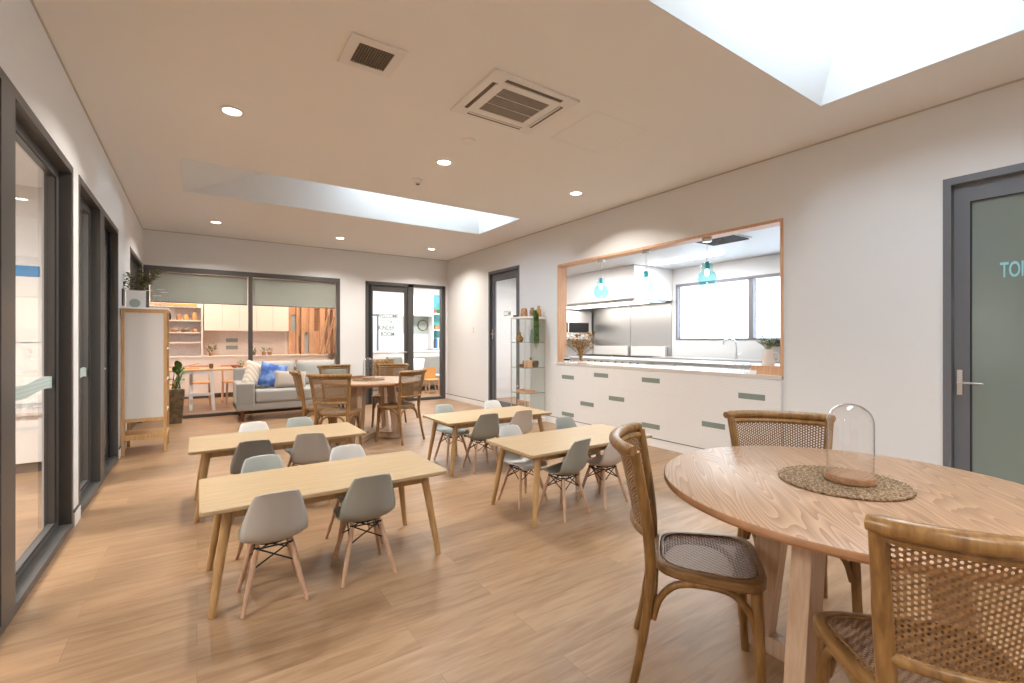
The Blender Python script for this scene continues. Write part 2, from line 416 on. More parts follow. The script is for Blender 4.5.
# ------------------------------------------------------------------ ROOM SHELL
XL, XR, YB, YF, H = -.70, 4.52, 9.20, -3.6, 3.0
S(box('floor', 'floor', -5.2, 8.4, -3.9, 13.4, -.12, 0))

def wall_x(name, x0, x1, y0, y1, z1, holes, mat='wall'):
    """wall running along Y with rectangular holes (ya, yb, za, zb)"""
    m = MB(); holes = sorted(holes); y = y0
    for (a, b, za, zb) in holes:
        if a > y: m.box(x0, x1, y, a, 0, z1)
        if za > 0: m.box(x0, x1, a, b, 0, za)
        if zb < z1: m.box(x0, x1, a, b, zb, z1)
        y = b
    if y < y1: m.box(x0, x1, y, y1, 0, z1)
    return S(m.build(name, mat))
def wall_y(name, y0, y1, x0, x1, z1, holes, mat='wall'):
    m = MB(); x = x0
    for (a, b, za, zb) in sorted(holes):
        if a > x: m.box(x, a, y0, y1, 0, z1)
        if za > 0: m.box(a, b, y0, y1, 0, za)
        if zb < z1: m.box(a, b, y0, y1, zb, z1)
        x = b
    if x < x1: m.box(x, x1, y0, y1, 0, z1)
    return S(m.build(name, mat))

wall_x('wall_left', XL-.15, XL, YF, YB+.15, H, [(-.4, 4.294, 0, 2.44), (4.484, 6.489, 0, 2.45), (7.57, 9.14, 0, 2.45)])
wall_x('wall_right', XR, XR+.15, YF, YB+.15, H, [(.06, 1.058, 0, 2.44), (2.177, 5.445, 0, 2.405), (6.46, 7.47, 0, 2.54)])
wall_y('wall_back', YB, YB+.15, XL, XR, H, [(-.69, 2.26, 0, 2.44), (2.74, 4.47, 0, 2.435)])
wall_y('wall_front', YF-.15, YF, XL-.15, XR+.15, H, [])

# two splayed skylights in the ceiling, a third added behind the camera for light
m = MB()
m.box(-.85, 4.67, 6.62, 9.35, H, H+.15); m.box(-.85, 4.67, 1.58, 5.43, H, H+.15); m.box(-.85, 4.67, -1.7, .39, H, H+.15); m.box(-.85, 4.67, -3.75, -2.89, H, H+.15)
for a, b in ((5.43, 6.62), (.39, 1.58), (-2.89, -1.7)):
    m.box(-.85, -.13, a, b, H, H+.15); m.box(3.82, 4.67, a, b, H, H+.15)
S(m.build('ceiling', 'ceiling'))
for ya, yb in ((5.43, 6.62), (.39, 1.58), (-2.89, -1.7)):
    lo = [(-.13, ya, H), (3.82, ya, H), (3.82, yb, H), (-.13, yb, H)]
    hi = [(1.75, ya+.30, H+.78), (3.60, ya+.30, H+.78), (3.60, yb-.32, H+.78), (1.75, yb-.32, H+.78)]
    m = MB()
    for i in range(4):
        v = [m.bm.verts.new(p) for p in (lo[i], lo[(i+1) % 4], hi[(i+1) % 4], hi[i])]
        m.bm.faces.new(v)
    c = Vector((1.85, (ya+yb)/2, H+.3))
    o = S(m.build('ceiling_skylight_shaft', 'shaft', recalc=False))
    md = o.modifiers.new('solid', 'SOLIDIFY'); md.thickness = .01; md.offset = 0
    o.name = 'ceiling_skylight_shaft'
    w = S(MB().box(1.72, 3.63, ya+.27, yb-.29, H+.785, H+.80).build('window_skylight', 'glass'))
    fr = MB(); fr.box(1.70, 3.65, ya+.24, ya+.30, H+.77, H+.83); fr.box(1.70, 3.65, yb-.32, yb-.26, H+.77, H+.83)
    fr.box(1.70, 1.76, ya+.24, yb-.26, H+.77, H+.83); fr.box(3.59, 3.65, ya+.24, yb-.26, H+.77, H+.83)
    fr.build('window_frame', 'white', w)

# ceiling shadow line painted as a darker strip, skirting gap as a dark strip
S(box('trim_1', 'shadow_strip', XL, XL+.008, YF, YB, H-.012, H)); S(box('trim_2', 'shadow_strip', XR-.008, XR, YF, YB, H-.012, H))
S(box('trim_3', 'shadow_strip', XL, XR, YB-.008, YB, H-.012, H))
def skirt(name, segs):
    m = MB(); g = MB()
    for (x0, x1, y0, y1) in segs:
        m.box(x0, x1, y0, y1, 0, .095); g.box(x0, x1, y0, y1, .095, .105)
    o = S(m.build(name, 'white')); S(g.build('trim_gap_strip', 'gap', o)); return o
skirt('baseboard_left', [(XL, XL+.012, 4.294, 4.484), (XL, XL+.012, 6.489, 7.57)])
skirt('baseboard_right', [(XR-.012, XR, 7.47, YB), (XR-.012, XR, 1.058, 6.46), (XR-.012, XR, YF, .06)])
skirt('baseboard_back', [(2.26, 2.74, YB-.012, YB), (4.47, XR, YB-.012, YB)])

# ------------------------------------------------------------------ LEFT GLAZING
def glazed(name, ya, yb, zt, stiles, panes, xo=XL):
    """frame filling an opening in the left wall; stiles (y0, y1), panes (y0, y1)"""
    f = MB(); x0, x1 = xo-.13, xo+.004
    f.box(x0, x1, ya, yb, zt-.05, zt)
    f.box(x0, x1, ya, yb, 0, .04)
    for a, b in stiles: f.box(x0, x1, a, b, .04, zt-.05)
    o = S(f.build(name, 'frame'))
    for a, b, rail in panes:
        l = MB(); xl0, xl1 = xo-.10, xo-.06
        l.box(xl0, xl1, a, a+.09, .045, zt-.05); l.box(xl0, xl1, b-.09, b, .045, zt-.05)
        l.box(xl0, xl1, a+.09, b-.09, zt-.05-rail, zt-.05); l.box(xl0, xl1, a+.09, b-.09, .045, .085)
        lf = S(l.build('window_frame', 'frame', o))
        S(box('window_pane', 'glass', xo-.083, xo-.077, a+.085, b-.085, .08, zt-.05-rail, lf))
        r = MB(); r.box(xo-.062, xo-.055, a+.088, a+.096, .085, zt-.05-rail); r.box(xo-.062, xo-.055, b-.096, b-.088, .085, zt-.05-rail)
        r.box(xo-.062, xo-.056, a+.09, b-.09, .083, .091); r.box(xo-.062, xo-.056, a+.09, b-.09, zt-.058-rail, zt-.05-rail)
        S(r.build('window_seal', 'black', lf))
        # printed safety band, a wavy ribbon of pale lines
        def band(u, v, a=a, b=b):
            y = a+.09+(b-a-.18)*u; return (xo-.0745, y, .955+.008*math.sin(u*9+1)+.075*v+.01*u)
        S(MB().grid(band, 24, 3).build('window_decal', 'decal', lf))
    return o
glazed('window_1', -.4, 4.294, 2.44, [(-.4, -.35), (1.35, 1.43), (2.886, 3.075), (4.244, 4.294)], [(-.35, 1.35, .06), (1.43, 2.886, .06), (3.075, 4.244, .06)])
w2 = glazed('window_2', 4.484, 6.489, 2.45, [(4.484, 4.52), (5.37, 5.58), (6.44, 6.489)], [(4.52, 5.37, .06)])
d2 = S(box('door_2', 'frame', XL-.115, XL-.075, 5.60, 5.72, .01, 2.39))
l = MB(); l.box(XL-.115, XL-.075, 5.72, 6.34, 2.25, 2.39); l.box(XL-.115, XL-.075, 5.72, 6.34, .01, .12); l.box(XL-.115, XL-.075, 6.28, 6.40, .01, 2.39)
S(l.build('door_rail', 'frame', d2)); S(box('door_pane', 'glass', XL-.098, XL-.092, 5.72, 6.28, .12, 2.25, d2))
S(box('door_seal_gap', 'black', XL-.125, XL-.055, 6.40, 6.44, 0, 2.40, d2))  # black strip painted for the dark gap past the door leaf
S(MB().tube([(XL-.05, 5.68, 1.0), (XL-.02, 5.68, 1.0), (XL-.02, 5.80, 1.0)], .009).build('door_handle', 'nickel', d2, smooth=True))
f = MB(); f.box(XL-.13, XL+.004, 7.57, 9.14, 2.40, 2.45); f.box(XL-.13, XL+.004, 7.57, 7.62, 0, 2.4); f.box(XL-.13, XL+.004, 9.09, 9.14, 0, 2.4)
o = S(f.build('door_3', 'frame')); S(box('door_panel', 'frame', XL-.10, XL-.06, 7.62, 9.09, .01, 2.4, o))

# ------------------------------------------------------------------ BACK GLAZING
f = MB(); y0, y1 = YB-.004, YB+.11
for a, b in ((-.69, -.62), (.735, .80), (2.20, 2.26)): f.box(a, b, y0, y1-.035, .05, 2.36)
f.box(-.69, 2.26, y0, y1, 2.36, 2.44); f.box(-.69, 2.26, y0, y1, 0, .05)
o = S(f.build('window_3', 'frame'))
for a, b in ((-.62, .735), (.80, 2.20)):
    S(box('window_pane', 'glass', a, b, YB+.045, YB+.051, .05, 2.36, o))
    bl = tag(box('roller_blind', 'blind', a+.01, b-.01, YB+.062, YB+.066, 1.88, 2.352), 'grey green roller blind half drawn in the %s pane of the back window' % ('left' if a < 0 else 'right'), 'blind', 'roller blinds in the back window')
    MB().tube([(a+.01, YB+.064, 1.878), (b-.01, YB+.064, 1.878)], .009, 8).build('bottom_bar', 'frame', bl)
f = MB()
for a, b in ((2.74, 2.80), (3.62, 3.74), (4.385, 4.47)): f.box(a, b, y0, y1, 0, 2.435)
f.box(2.74, 4.47, y0, y1, 2.37, 2.435); f.box(3.74, 4.385, y0, y1, 0, .055)
o = S(f.build('window_4', 'frame')); S(box('window_pane', 'glass', 3.74, 4.385, YB+.045, YB+.051, .055, 2.37, o))
def gband(name, x0, x1, y, par):
    def fn(u, v): return (x0+(x1-x0)*u, y, .92+.10*v+.02*math.sin(u*7))
    return MB().grid(fn, 20, 3).build(name, 'decal', par)
f = MB(); dy0, dy1 = YB+.035, YB+.075
f.box(2.87, 2.90, dy0, dy1, .01, 2.37); f.box(3.56, 3.62, dy0, dy1, .01, 2.37); f.box(2.90, 3.56, dy0, dy1, 2.25, 2.37); f.box(2.90, 3.56, dy0, dy1, .01, .13)
d4 = S(f.build('door_4', 'frame')); S(box('door_pane', 'glass', 2.90, 3.56, YB+.052, YB+.058, .13, 2.25, d4))
S(box('door_seal_gap', 'black', 2.80, 2.87, YB+.02, YB+.085, .0, 2.37, d4))
f = MB().tube([(3.60, dy0, 1.02), (3.60, dy0-.05, 1.02), (3.49, dy0-.05, 1.02)], .009); S(f.build('door_handle', 'nickel', d4, smooth=True))
for k, (t, sz, zz, dx) in enumerate((('WELCOME', .125, 1.715, 0), ('TO THE', .085, 1.61, -.01), ('KINDER', .13, 1.475, -.02), ('ROOM', .13, 1.345, .0))):
    S(text('door_lettering', t, sz, 'txt_green', (3.20+dx, YB+.03, zz), (PI/2, 0, 0), d4)).scale.x = .74

# ------------------------------------------------------------------ RIGHT DOORS
def right_door(n, ya, yb, zt, fm, pane, letters, lm, lsize, ly, lz, handle_y, hz=1.0, inner=.09, lw=.47):
    f = MB(); x0, x1 = XR-.006, XR+.12
    f.box(x0, x1, ya, ya+.045, 0, zt); f.box(x0, x1, yb-.045, yb, 0, zt); f.box(x0, x1, ya+.045, yb-.045, zt-.05, zt)
    fr = S(f.build('trim_%d' % (n+3), fm))
    d = MB(); a, b, zz = ya+.05, yb-.05, zt-.055; dx0, dx1 = XR+.04, XR+.08
    d.box(dx0, dx1, a, a+inner, .01, zz); d.box(dx0, dx1, b-inner, b, .01, zz); d.box(dx0, dx1, a+inner, b-inner, zz-.13, zz); d.box(dx0, dx1, a+inner, b-inner, .01, .16)
    o = S(d.build('door_%d' % n, fm)); S(box('door_pane', pane, XR+.055, XR+.061, a+inner, b-inner, .16, zz-.13, o))
    s = MB(); s.box(dx0-.001, dx0+.004, a+inner-.004, a+inner+.003, .16, zz-.13); s.box(dx0-.001, dx0+.004, b-inner-.003, b-inner+.004, .16, zz-.13); s.box(dx0-.001, dx0+.004, a+inner, b-inner, zz-.134, zz-.127)
    S(s.build('door_seal_gap', 'black', o))
    h = MB(); h.box(dx0-.012, dx0, handle_y-.014, handle_y+.014, hz-.09, hz+.09)
    h.tube([(dx0-.01, handle_y, hz), (dx0-.055, handle_y, hz), (dx0-.055, handle_y-.02, hz), (dx0-.055, handle_y-.13, hz)], .0075)
    S(h.build('door_handle', 'nickel', o, smooth=True))
    S(text('door_lettering', letters, lsize, lm, (XR+.052, ly, lz), (PI/2, 0, -PI/2), o, 'LEFT')).scale.x = lw
    return o
right_door(5, .06, 1.058, 2.44, 'frame2', 'frost', 'TOILET', 'txt_teal', .145, .775, 1.70, .975, .965)
right_door(6, 6.46, 7.47, 2.54, 'frame2', 'glass', 'COM', 'txt_grey', .125, 7.03, 1.70, 7.375, 1.38, .10, .8)

# ------------------------------------------------------------------ SERVERY OPENING AND DRAWERS
f = MB(); x0, x1 = XR-.012, XR+.15
f.box(x0, x1, 2.177, 2.202, .935, 2.405); f.box(x0, x1, 5.42, 5.445, .935, 2.405); f.box(x0, x1, 2.202, 5.42, 2.375, 2.405)
S(f.build('trim_8', 'timber'))
box('serving_bench', 'bench', XR-.02, XR+.62, 2.185, 5.46, .895, .935, bevel=.003)
tag(bpy.data.objects['serving_bench'], 'long pale stone servery benchtop under the timber framed opening', 'benchtop')
dc = empty('drawer_cabinet', (0, 0, 0), 0, 'white woodgrain bank of drawers with sage green finger pulls below the servery', 'drawers')
box('carcass', 'white', XR-.008, XR-.001, 2.19, 5.45, .105, .89, dc)
tiles = [(4.86, 5.45, .64, .89, 5.20, .725), (4.10, 4.86, .64, .89, 4.525, .795), (3.10, 4.10, .64, .89, 3.695, .787), (2.19, 3.10, .64, .89, 2.47, .715),
         (4.53, 5.45, .31, .64, 4.795, .377), (3.45, 4.53, .31, .64, 4.245, .508), (2.19, 3.45, .31, .64, 2.878, .373),
         (4.45, 5.45, .105, .31, 5.20, .18), (2.19, 4.45, .105, .31, 3.695, .24)]
for a, b, z0, z1, hy, hz in tiles:
    d = box('drawer', 'board', XR-.018, XR-.008, a+.0005, b-.0005, z0+.0005, z1-.0005, dc)
    box('finger_pull', 'sage', XR-.0195, XR-.017, hy-.133, hy+.133, hz-.028, hz+.028, d)
box('end_panel', 'board', XR-.018, XR+.0, 5.455, 5.60, .105, .93, dc)

# ------------------------------------------------------------------ KITCHEN BEYOND
KX, KY = 8.0, 8.6
wall_x('wall_kitchen', KX, KX+.15, 1.2, 8.75, 2.75, [(1.6, 5.93, 1.27, 2.385)], 'kwhite')
S(box('wall_kitchen_end', 'kwhite', 4.67, 8.15, KY, KY+.15, 0, 2.75)); S(box('wall_kitchen_near', 'kwhite', 4.67, 8.15, 1.2, 1.35, 0, 2.75))
S(box('ceiling_kitchen', 'kwhite', 4.67, 8.15, 1.2, 8.75, 2.70, 2.85))
f = MB(); f.box(KX-.01, KX+.1, 1.6, 5.93, 2.33, 2.385); f.box(KX-.01, KX+.1, 1.6, 5.93, 1.27, 1.305)
for a, b in ((5.89, 5.93), (4.355, 4.44), (1.6, 1.64), (2.8, 2.88)): f.box(KX-.01, KX+.1, a, b, 1.3, 2.35)
o = S(f.build('window_5', plain('mauve_grey_frame', (.20, .19, .21), .4))); S(box('window_pane', 'glass_sheer', KX+.04, KX+.046, 1.64, 5.89, 1.305, 2.345, o))
hd = empty('range_hood', (0, 0, 0), 0, 'large stainless steel extraction hood over the cooking line', 'range hood')
MB().box(6.85, 7.99, 6.0, 8.58, 2.065, 2.695).build('canopy', 'steel_hood', hd)
m = MB(); m.box(6.95, 7.9, 6.10, 8.5, 2.02, 2.065); m.build('filter_tray', 'steel', hd)
m = MB(); [m.box(7.02, 7.5, 6.2+i*.55, 6.65+i*.55, 2.005, 2.02) for i in range(4)]; m.build('filter_light', 'lamp_on', hd)
sp = empty('splashback', (0, 0, 0), 0, 'tall brushed steel splashback panel behind the cooking line', 'splashback')
box('steel_sheet', 'steel', 7.985, 7.998, 6.03, 7.095, .0, 2.06, sp); box('steel_sheet', 'steel', 7.985, 7.998, 7.105, 8.32, .0, 2.06, sp)
for i, (a, b) in enumerate(((6.1, 7.05), (7.1, 8.2))):
    st = empty('cooking_range', (0, 0, 0), 0, ('stainless steel range nearer the window with raised back panel' if i == 0 else 'stainless steel range farther from the window beside the white end wall'), 'range', 'steel cooking ranges under the hood')
    box('body', 'steel', 7.25, 7.97, a, b, .08, .92, st, bevel=.004); box('back_panel', 'steel_hood', 7.90, 7.975, a+.02, b-.02, .92, 1.13, st, bevel=.003)
    for k in range(4): MB().tube([(7.245, a+.15+k*.2, .82), (7.215, a+.15+k*.2, .82)], .022, 12).build('knob', 'black', st, smooth=True)
    box('hob', 'black', 7.32, 7.86, a+.05, b-.05, .92, .935, st)
    box('foot', 'black', 7.35, 7.9, a+.05, b-.05, 0, .08, st)
# sink bench beneath the window
sb = empty('sink_bench', (0, 0, 0), 0, 'stainless steel sink bench running under the bright kitchen window', 'bench')
box('worktop', 'steel', 7.38, 7.99, 1.6, 6.02, .90, .94, sb, bevel=.003); box('cupboard', 'kwhite', 7.42, 7.98, 1.62, 6.0, .08, .90, sb); box('plinth', 'gap', 7.48, 7.98, 1.62, 6.0, 0, .08, sb)
t = empty('kitchen_tap', (7.72, 4.50, .94), 0, 'tall chrome gooseneck tap in front of the kitchen window', 'tap')
MB().lathe([(.028, 0), (.028, .03), (.015, .035), (.015, .09)], seg=16).build('tap_base', 'chrome', t, smooth=True)
MB().tube(spline([(0, 0, .05), (0, 0, .22), (0, .03, .32), (0, .12, .36), (0, .21, .33), (0, .24, .25)], 6), .013, 10).build('spout', 'chrome', t, smooth=True)
MB().tube([(0, -.02, .07), (-.02, -.09, .11)], .007).build('lever', 'chrome', t, smooth=True)
# steel preparation island behind the servery
pb = empty('preparation_bench', (0, 0, 0), 0, 'long stainless steel preparation bench just behind the servery', 'bench')
box('worktop', 'steel', 5.45, 6.10, 2.6, 6.4, .93, .97, pb, bevel=.004); box('shelf', 'steel', 5.5, 6.05, 2.7, 6.3, .30, .33, pb)
for x in (5.52, 6.03):
    for y in (2.72, 4.5, 6.28): MB().tube([(x, y, 0), (x, y, .93)], .02, 10).build('leg', 'steel', pb, smooth=True)
m = empty('wall_oven', (0, 0, 0), 0, 'black glass oven unit on the white kitchen end wall', 'oven')
box('oven_case', 'kwhite', 7.0, 7.95, 8.30, 8.598, 1.28, 1.95, m, bevel=.004); box('oven_glass', 'black_glass', 7.22, 7.84, 8.288, 8.30, 1.45, 1.68, m); box('side_glass', 'black_glass', 7.05, 7.18, 8.288, 8.30, 1.45, 1.68, m)
v = empty('ceiling_diffuser', (0, 0, 2.7), 0, 'square grey air diffuser in the white kitchen ceiling', 'vent')
m = MB(); [m.box(5.80+k*.05, 6.40-k*.05, 3.50+k*.05, 4.10-k*.05, -.012-k*.004, -.008-k*.004) for k in range(1)]; m.build('plate', 'acwhite', v)
m = MB(); [m.ringprism([(5.83+k*.05, 3.53+k*.05), (6.37-k*.05, 3.53+k*.05), (6.37-k*.05, 4.07-k*.05), (5.83+k*.05, 4.07-k*.05)],
    [(5.85+k*.05, 3.55+k*.05), (6.35-k*.05, 3.55+k*.05), (6.35-k*.05, 4.05-k*.05), (5.85+k*.05, 4.05-k*.05)], -.03, -.012, .002) for k in range(5)]; m.build('louvres', 'gap', v)
o = tag(box('strip_light', 'strip_on', 6.95, 7.15, 4.4, 5.75, 2.672, 2.702, bevel=.004), 'long bright strip light on the kitchen ceiling', 'ceiling light')

# pendants
pr = None
for (y, lab) in ((3.014, 'nearest of the three teal glass pendants, in front of the kitchen window'), (3.846, 'middle teal glass pendant of three, in front of the steel hood'), (4.621, 'farthest of the three teal glass pendants, nearest the dried flowers')):
    if pr is None:
        p = empty('pendant_lamp', (4.60, y, 2.375), 0, None, 'pendant lamp', 'teal glass pendants hanging in the servery opening'); pr = p
        MB().lathe([(.05, 0), (.05, -.03), (.045, -.038), (0, -.038)], seg=24).build('ceiling_cup', 'nickel', p, smooth=True)
        MB().tube([(0, 0, -.03), (0, 0, -.262)], .0035, 8).build('cord', 'nickel', p, smooth=True)
        MB().lathe([(.0, -0.253), (.022, -0.253), (.026, -0.267), (.026, -0.330), (.02, -0.334), (0, -.315)], seg=18).build('lamp_holder', plain('teal_cap', (.10, .48, .54), .3), p, smooth=True)
        MB().lathe([(.026, -0.262), (.05, -0.271), (.062, -0.298), (.058, -0.334), (.066, -0.361), (.088, -0.388), (.098, -0.428), (.095, -0.469), (.08, -0.505), (.062, -0.528), (.06, -0.526), (.078, -0.503), (.092, -0.469), (.095, -0.428), (.085, -0.390), (.063, -0.363)], seg=28, cap=False).build('glass_shade', 'glass_teal', p, smooth=True)
        MB().ball((0, 0, -.375), .022, 2, (1, 1, 1.6)).build('bulb', 'bulb', p, smooth=True)
    else: p = copy_tree(pr); p.location = (4.60, y, 2.375)
    p['label'] = lab

# servery clutter
Z0 = .935
fv = empty('dried_flower_vase', (4.66, 5.10, Z0), 0, 'glass vase of dried straw coloured flowers at the far end of the servery', 'vase of flowers')
MB().lathe([(.045, .0), (.052, .01), (.055, .10), (.035, .17), (.045, .20), (.042, .20), (.032, .17), (.05, .10), (.047, .012), (0, .012)], seg=22).build('vase', 'glass', fv, smooth=True)
random.seed(3); st = MB(); hs = MB(); hd2 = MB()
for k in range(64):
    a = random.uniform(0, 2*PI); sp_ = random.uniform(.05, .24); hh = random.uniform(.20, .44)
    tip = (math.cos(a)*sp_*.7, math.sin(a)*sp_*1.15, hh)
    st.tube(spline([(0, 0, .02), (tip[0]*.3, tip[1]*.3, hh*.6), tip], 3), .0022, 4)
    if k % 3 == 0: hd2.ball(tip, random.uniform(.016, .03), 1, (1, 1, .7))
    else:
        for q in range(9):
            b = random.uniform(0, 2*PI); hs.leaf(tip, (math.cos(b), math.sin(b), random.uniform(-.3, .9)), random.uniform(.035, .07), .012)
st.build('stems', 'straw', fv); tag(hs.build('dried_petals', 'straw', fv), kind='stuff'); hd2.build('seed_heads', 'straw_dark', fv)
j = empty('storage_jar', (4.59, 5.32, Z0), 0, 'small round jar with dark band beside the dried flower vase', 'jar')
MB().lathe([(.04, 0), (.045, .005), (.045, .075), (.0, .075)], seg=20).build('jar_body', 'ceramic', j, smooth=True)
MB().lathe([(.0455, .03), (.047, .03), (.047, .055), (.0455, .055)], seg=20, cap=False).build('band', 'black', j, smooth=True)
MB().lathe([(.047, .077), (.047, .095), (0, .095)], seg=20).build('lid', 'nickel', j, smooth=True)
MB().lathe([(0, 0), (.07, 0), (.085, .008), (.085, .012), (0, .010)], seg=20).build('wood_dish', 'timber', None, smooth=True, loc=(4.60, 5.0, Z0))
tag(bpy.data.objects['wood_dish'], 'small flat wooden dish in front of the dried flowers on the bench', 'dish')
cr = empty('wooden_crate', (4.66, 2.36, Z0), 0, 'small honey timber crate at the near end of the servery holding a white jug', 'crate')
m = MB(); m.box(-.12, .16, -.14, .14, .07, .085); m.build('crate_top', 'timber', cr, bevel=.002)
m = MB(); m.box(-.12, -.105, -.14, .14, 0, .07); m.build('crate_side', 'timber', cr); m = MB(); m.box(.145, .16, -.14, .14, 0, .07); m.build('crate_side', 'timber', cr)
m = MB(); m.box(-.105, .145, -.14, -.128, 0, .07); m.build('crate_end', 'timber', cr)
jg = empty('herb_jug', (4.68, 2.40, Z0+.085), 0, 'white enamel jug holding a leafy green herb on the crate', 'potted plant')
MB().lathe([(0, 0), (.058, 0), (.06, .01), (.045, .14), (.05, .16), (.046, .16), (.041, .14), (.052, .015), (0, .015)], seg=24).build('jug', 'ceramic', jg, smooth=True)
MB().tube(spline([(0, -.045, .13), (0, -.095, .12), (0, -.10, .06), (0, -.055, .03)], 5), .006, 8).build('jug_handle', 'ceramic', jg, smooth=True)
random.seed(5); lf = MB(); sm = MB()
for k in range(26):
    a = random.uniform(0, 2*PI); r = random.uniform(.02, .11); tp = (math.cos(a)*r, math.sin(a)*r, random.uniform(.20, .31))
    sm.tube([(0, 0, .12), (tp[0]*.4, tp[1]*.4, .19), tp], .0018, 4)
    for q in range(6):
        b = random.uniform(0, 2*PI); f_ = random.uniform(.5, 1); lf.leaf((tp[0]*f_, tp[1]*f_, .15+(tp[2]-.15)*f_), (math.cos(b), math.sin(b), .5), .035, .016)
sm.build('stems', 'herb', jg); lf.build('foliage', 'herb', jg)
gl = None
for k, (dx, dy) in enumerate(((.0, 0), (.0, .085), (.0, .17), (.085, .04), (.085, .125), (.0, .255))):
    if gl is None:
        gl = MB().lathe([(0, .004), (.026, .004), (.033, .10), (.035, .10), (.029, 0), (0, 0)], seg=18, cap=False).build('drinking_glass', 'glass_dome', None, smooth=True); g = gl
    else: g = gl.copy(); col.objects.link(g)
    g.location = (4.58+dx, 2.56+dy, Z0)
    tag(g, 'clear drinking tumbler in the cluster beside the wooden crate', 'glass', 'clear tumblers clustered beside the crate')
o = empty('folded_card', (4.545, 2.475, Z0), 0, 'small white folded card standing in front of the wooden crate', 'card')
MB().bar((-.012, 0, .0), (0, 0, .055), .07, .002, (1, 0, 0)).build('front_leaf', 'paper', o); MB().bar((.014, 0, .0), (.002, 0, .055), .07, .002, (1, 0, 0)).build('back_leaf', 'paper', o)
o = empty('coffee_machine', (7.72, 3.80, .94), 0, 'small steel coffee machine on the sink bench under the window', 'coffee machine')
box('housing', 'steel', -.15, .15, -.13, .13, .0, .06, o, bevel=.006); box('tower', 'steel', 0, .15, -.13, .13, .06, .33, o, bevel=.006); box('brew_head', 'black', -.13, 0, -.11, .11, .23, .33, o, bevel=.006)

# ------------------------------------------------------------------ CEILING FITTINGS
dl = None; spots = [(.219, 4.10, 'at the left before the far skylight'), (1.99, 4.122, 'between the two skylights near the smoke detector'), (3.695, 4.122, 'at the right above the servery'),
    (.231, 8.09, 'leftmost of the row behind the far skylight'), (2.01, 8.18, 'middle of the row behind the far skylight'), (3.693, 8.197, 'nearest the back right corner')]
for x, y, w in spots:
    if dl is None:
        dl = d = empty('downlight', (x, y, H), 0, None, 'downlight', 'round recessed downlights in the ceiling')
        MB().lathe([(.062, -.004), (.064, -.008), (.082, -.006), (.084, 0), (.062, 0)], seg=32, cap=False).build('trim_ring', 'acwhite', d, smooth=True)
        MB().lathe([(0, -.003), (.063, -.003), (.063, -.001), (0, -.001)], seg=32, cap=False).build('diffuser', 'lamp_on', d)
    else: d = copy_tree(dl); d.location = (x, y, H)
    d['label'] = 'round glowing downlight ' + w
ac = empty('air_conditioner', (1.93, 2.83, H+.003), 0, 'square ceiling cassette air conditioner with grille and four slots', 'air conditioner')
MB().ringprism([(-.36, -.32), (.36, -.32), (.36, .32), (-.36, .32)], [(-.20, -.17), (.20, -.17), (.20, .17), (-.20, .17)], -.022, 0, .006).build('panel', 'acwhite', ac, bevel=.003)
m = MB(); m.box(-.20, .20, -.17, .17, -.016, -.010); m.build('intake_grille', 'grille', ac)
m = MB(); m.box(-.20, .20, -.060, -.056, -.020, -.014); m.box(-.20, .20, .056, .060, -.020, -.014); m.build('grille_bar', 'acwhite', ac)
for (a, b, c, d) in ((-.24, .24, -.275, -.235), (-.24, .24, .235, .275), (-.305, -.265, -.20, .20), (.265, .305, -.20, .20)):
    box('air_slot', 'slot', a, b, c, d, -.0235, -.0215, ac)
    if b-a > .1: box('louvre', 'acwhite', a, b, c+(.028 if c < 0 else 0), d-(0 if c < 0 else .028), -.030, -.0235, ac)
    else: box('louvre', 'acwhite', a+(.028 if a < 0 else 0), b-(0 if a < 0 else .028), c, d, -.030, -.0235, ac)
vg = empty('ceiling_vent', (.885, 2.83, H), 0, 'small dark square ceiling vent with a wide plain border', 'vent')
MB().ringprism([(-.165, -.165), (.165, -.165), (.165, .165), (-.165, .165)], [(-.105, -.105), (.105, -.105), (.105, .105), (-.105, .105)], -.010, 0, .003).build('border', 'acwhite', vg)
m = MB(); m.box(-.105, .105, -.105, .105, -.006, -.001); m.build('eggcrate', 'grille_dark', vg)
m = MB()
for k in range(14): m.box(-.105+k*.0155, -.102+k*.0155, -.105, .105, -.012, -.006)
m.build('vent_blades', 'grille', vg)
sd = empty('smoke_detector', (1.975, 4.74, H), 0, 'small round smoke detector on the ceiling beyond the middle downlight', 'smoke detector')
MB().lathe([(.05, 0), (.05, -.012), (.042, -.02), (.03, -.03), (.028, -.045), (0, -.048)], seg=24).build('housing', 'acwhite', sd, smooth=True)
MB().lathe([(.02, -.045), (.02, -.052), (0, -.052)], seg=16).build('sensor', 'slot', sd, smooth=True)
MB().lathe([(.062, 0), (.062, -.008), (.055, -.012), (0, -.012)], seg=28).build('ceiling_speaker', 'ceiling', None, smooth=True, loc=(1.955, 3.565, H))
tag(bpy.data.objects['ceiling_speaker'], 'flat round ceiling disc between the air conditioner and the middle downlight', 'ceiling disc')
S(MB().ringprism([(2.5, 2.56), (3.08, 2.56), (3.08, 3.12), (2.5, 3.12)], [(2.5035, 2.5635), (3.0765, 2.5635), (3.0765, 3.1165), (2.5035, 3.1165)], H-.0015, H, .0004).build('ceiling_access_hatch', 'acwhite'))

# wall bits
o = tag(box('light_switch', 'ceramic', XR-.012, XR-.0005, 8.03, 8.11, 1.40, 1.52, bevel=.002), 'white light switch plate on the right wall beyond the far door', 'switch')
box('rocker', 'white', XR-.016, XR-.012, 8.055, 8.085, 1.44, 1.48, o)
o = tag(box('wall_sign', 'frame', XL+.0005, XL+.014, 6.78, 6.93, 1.66, 1.85, bevel=.002), 'small narrow grey plate fixed on the white left wall above the shelf stand', 'wall plate')

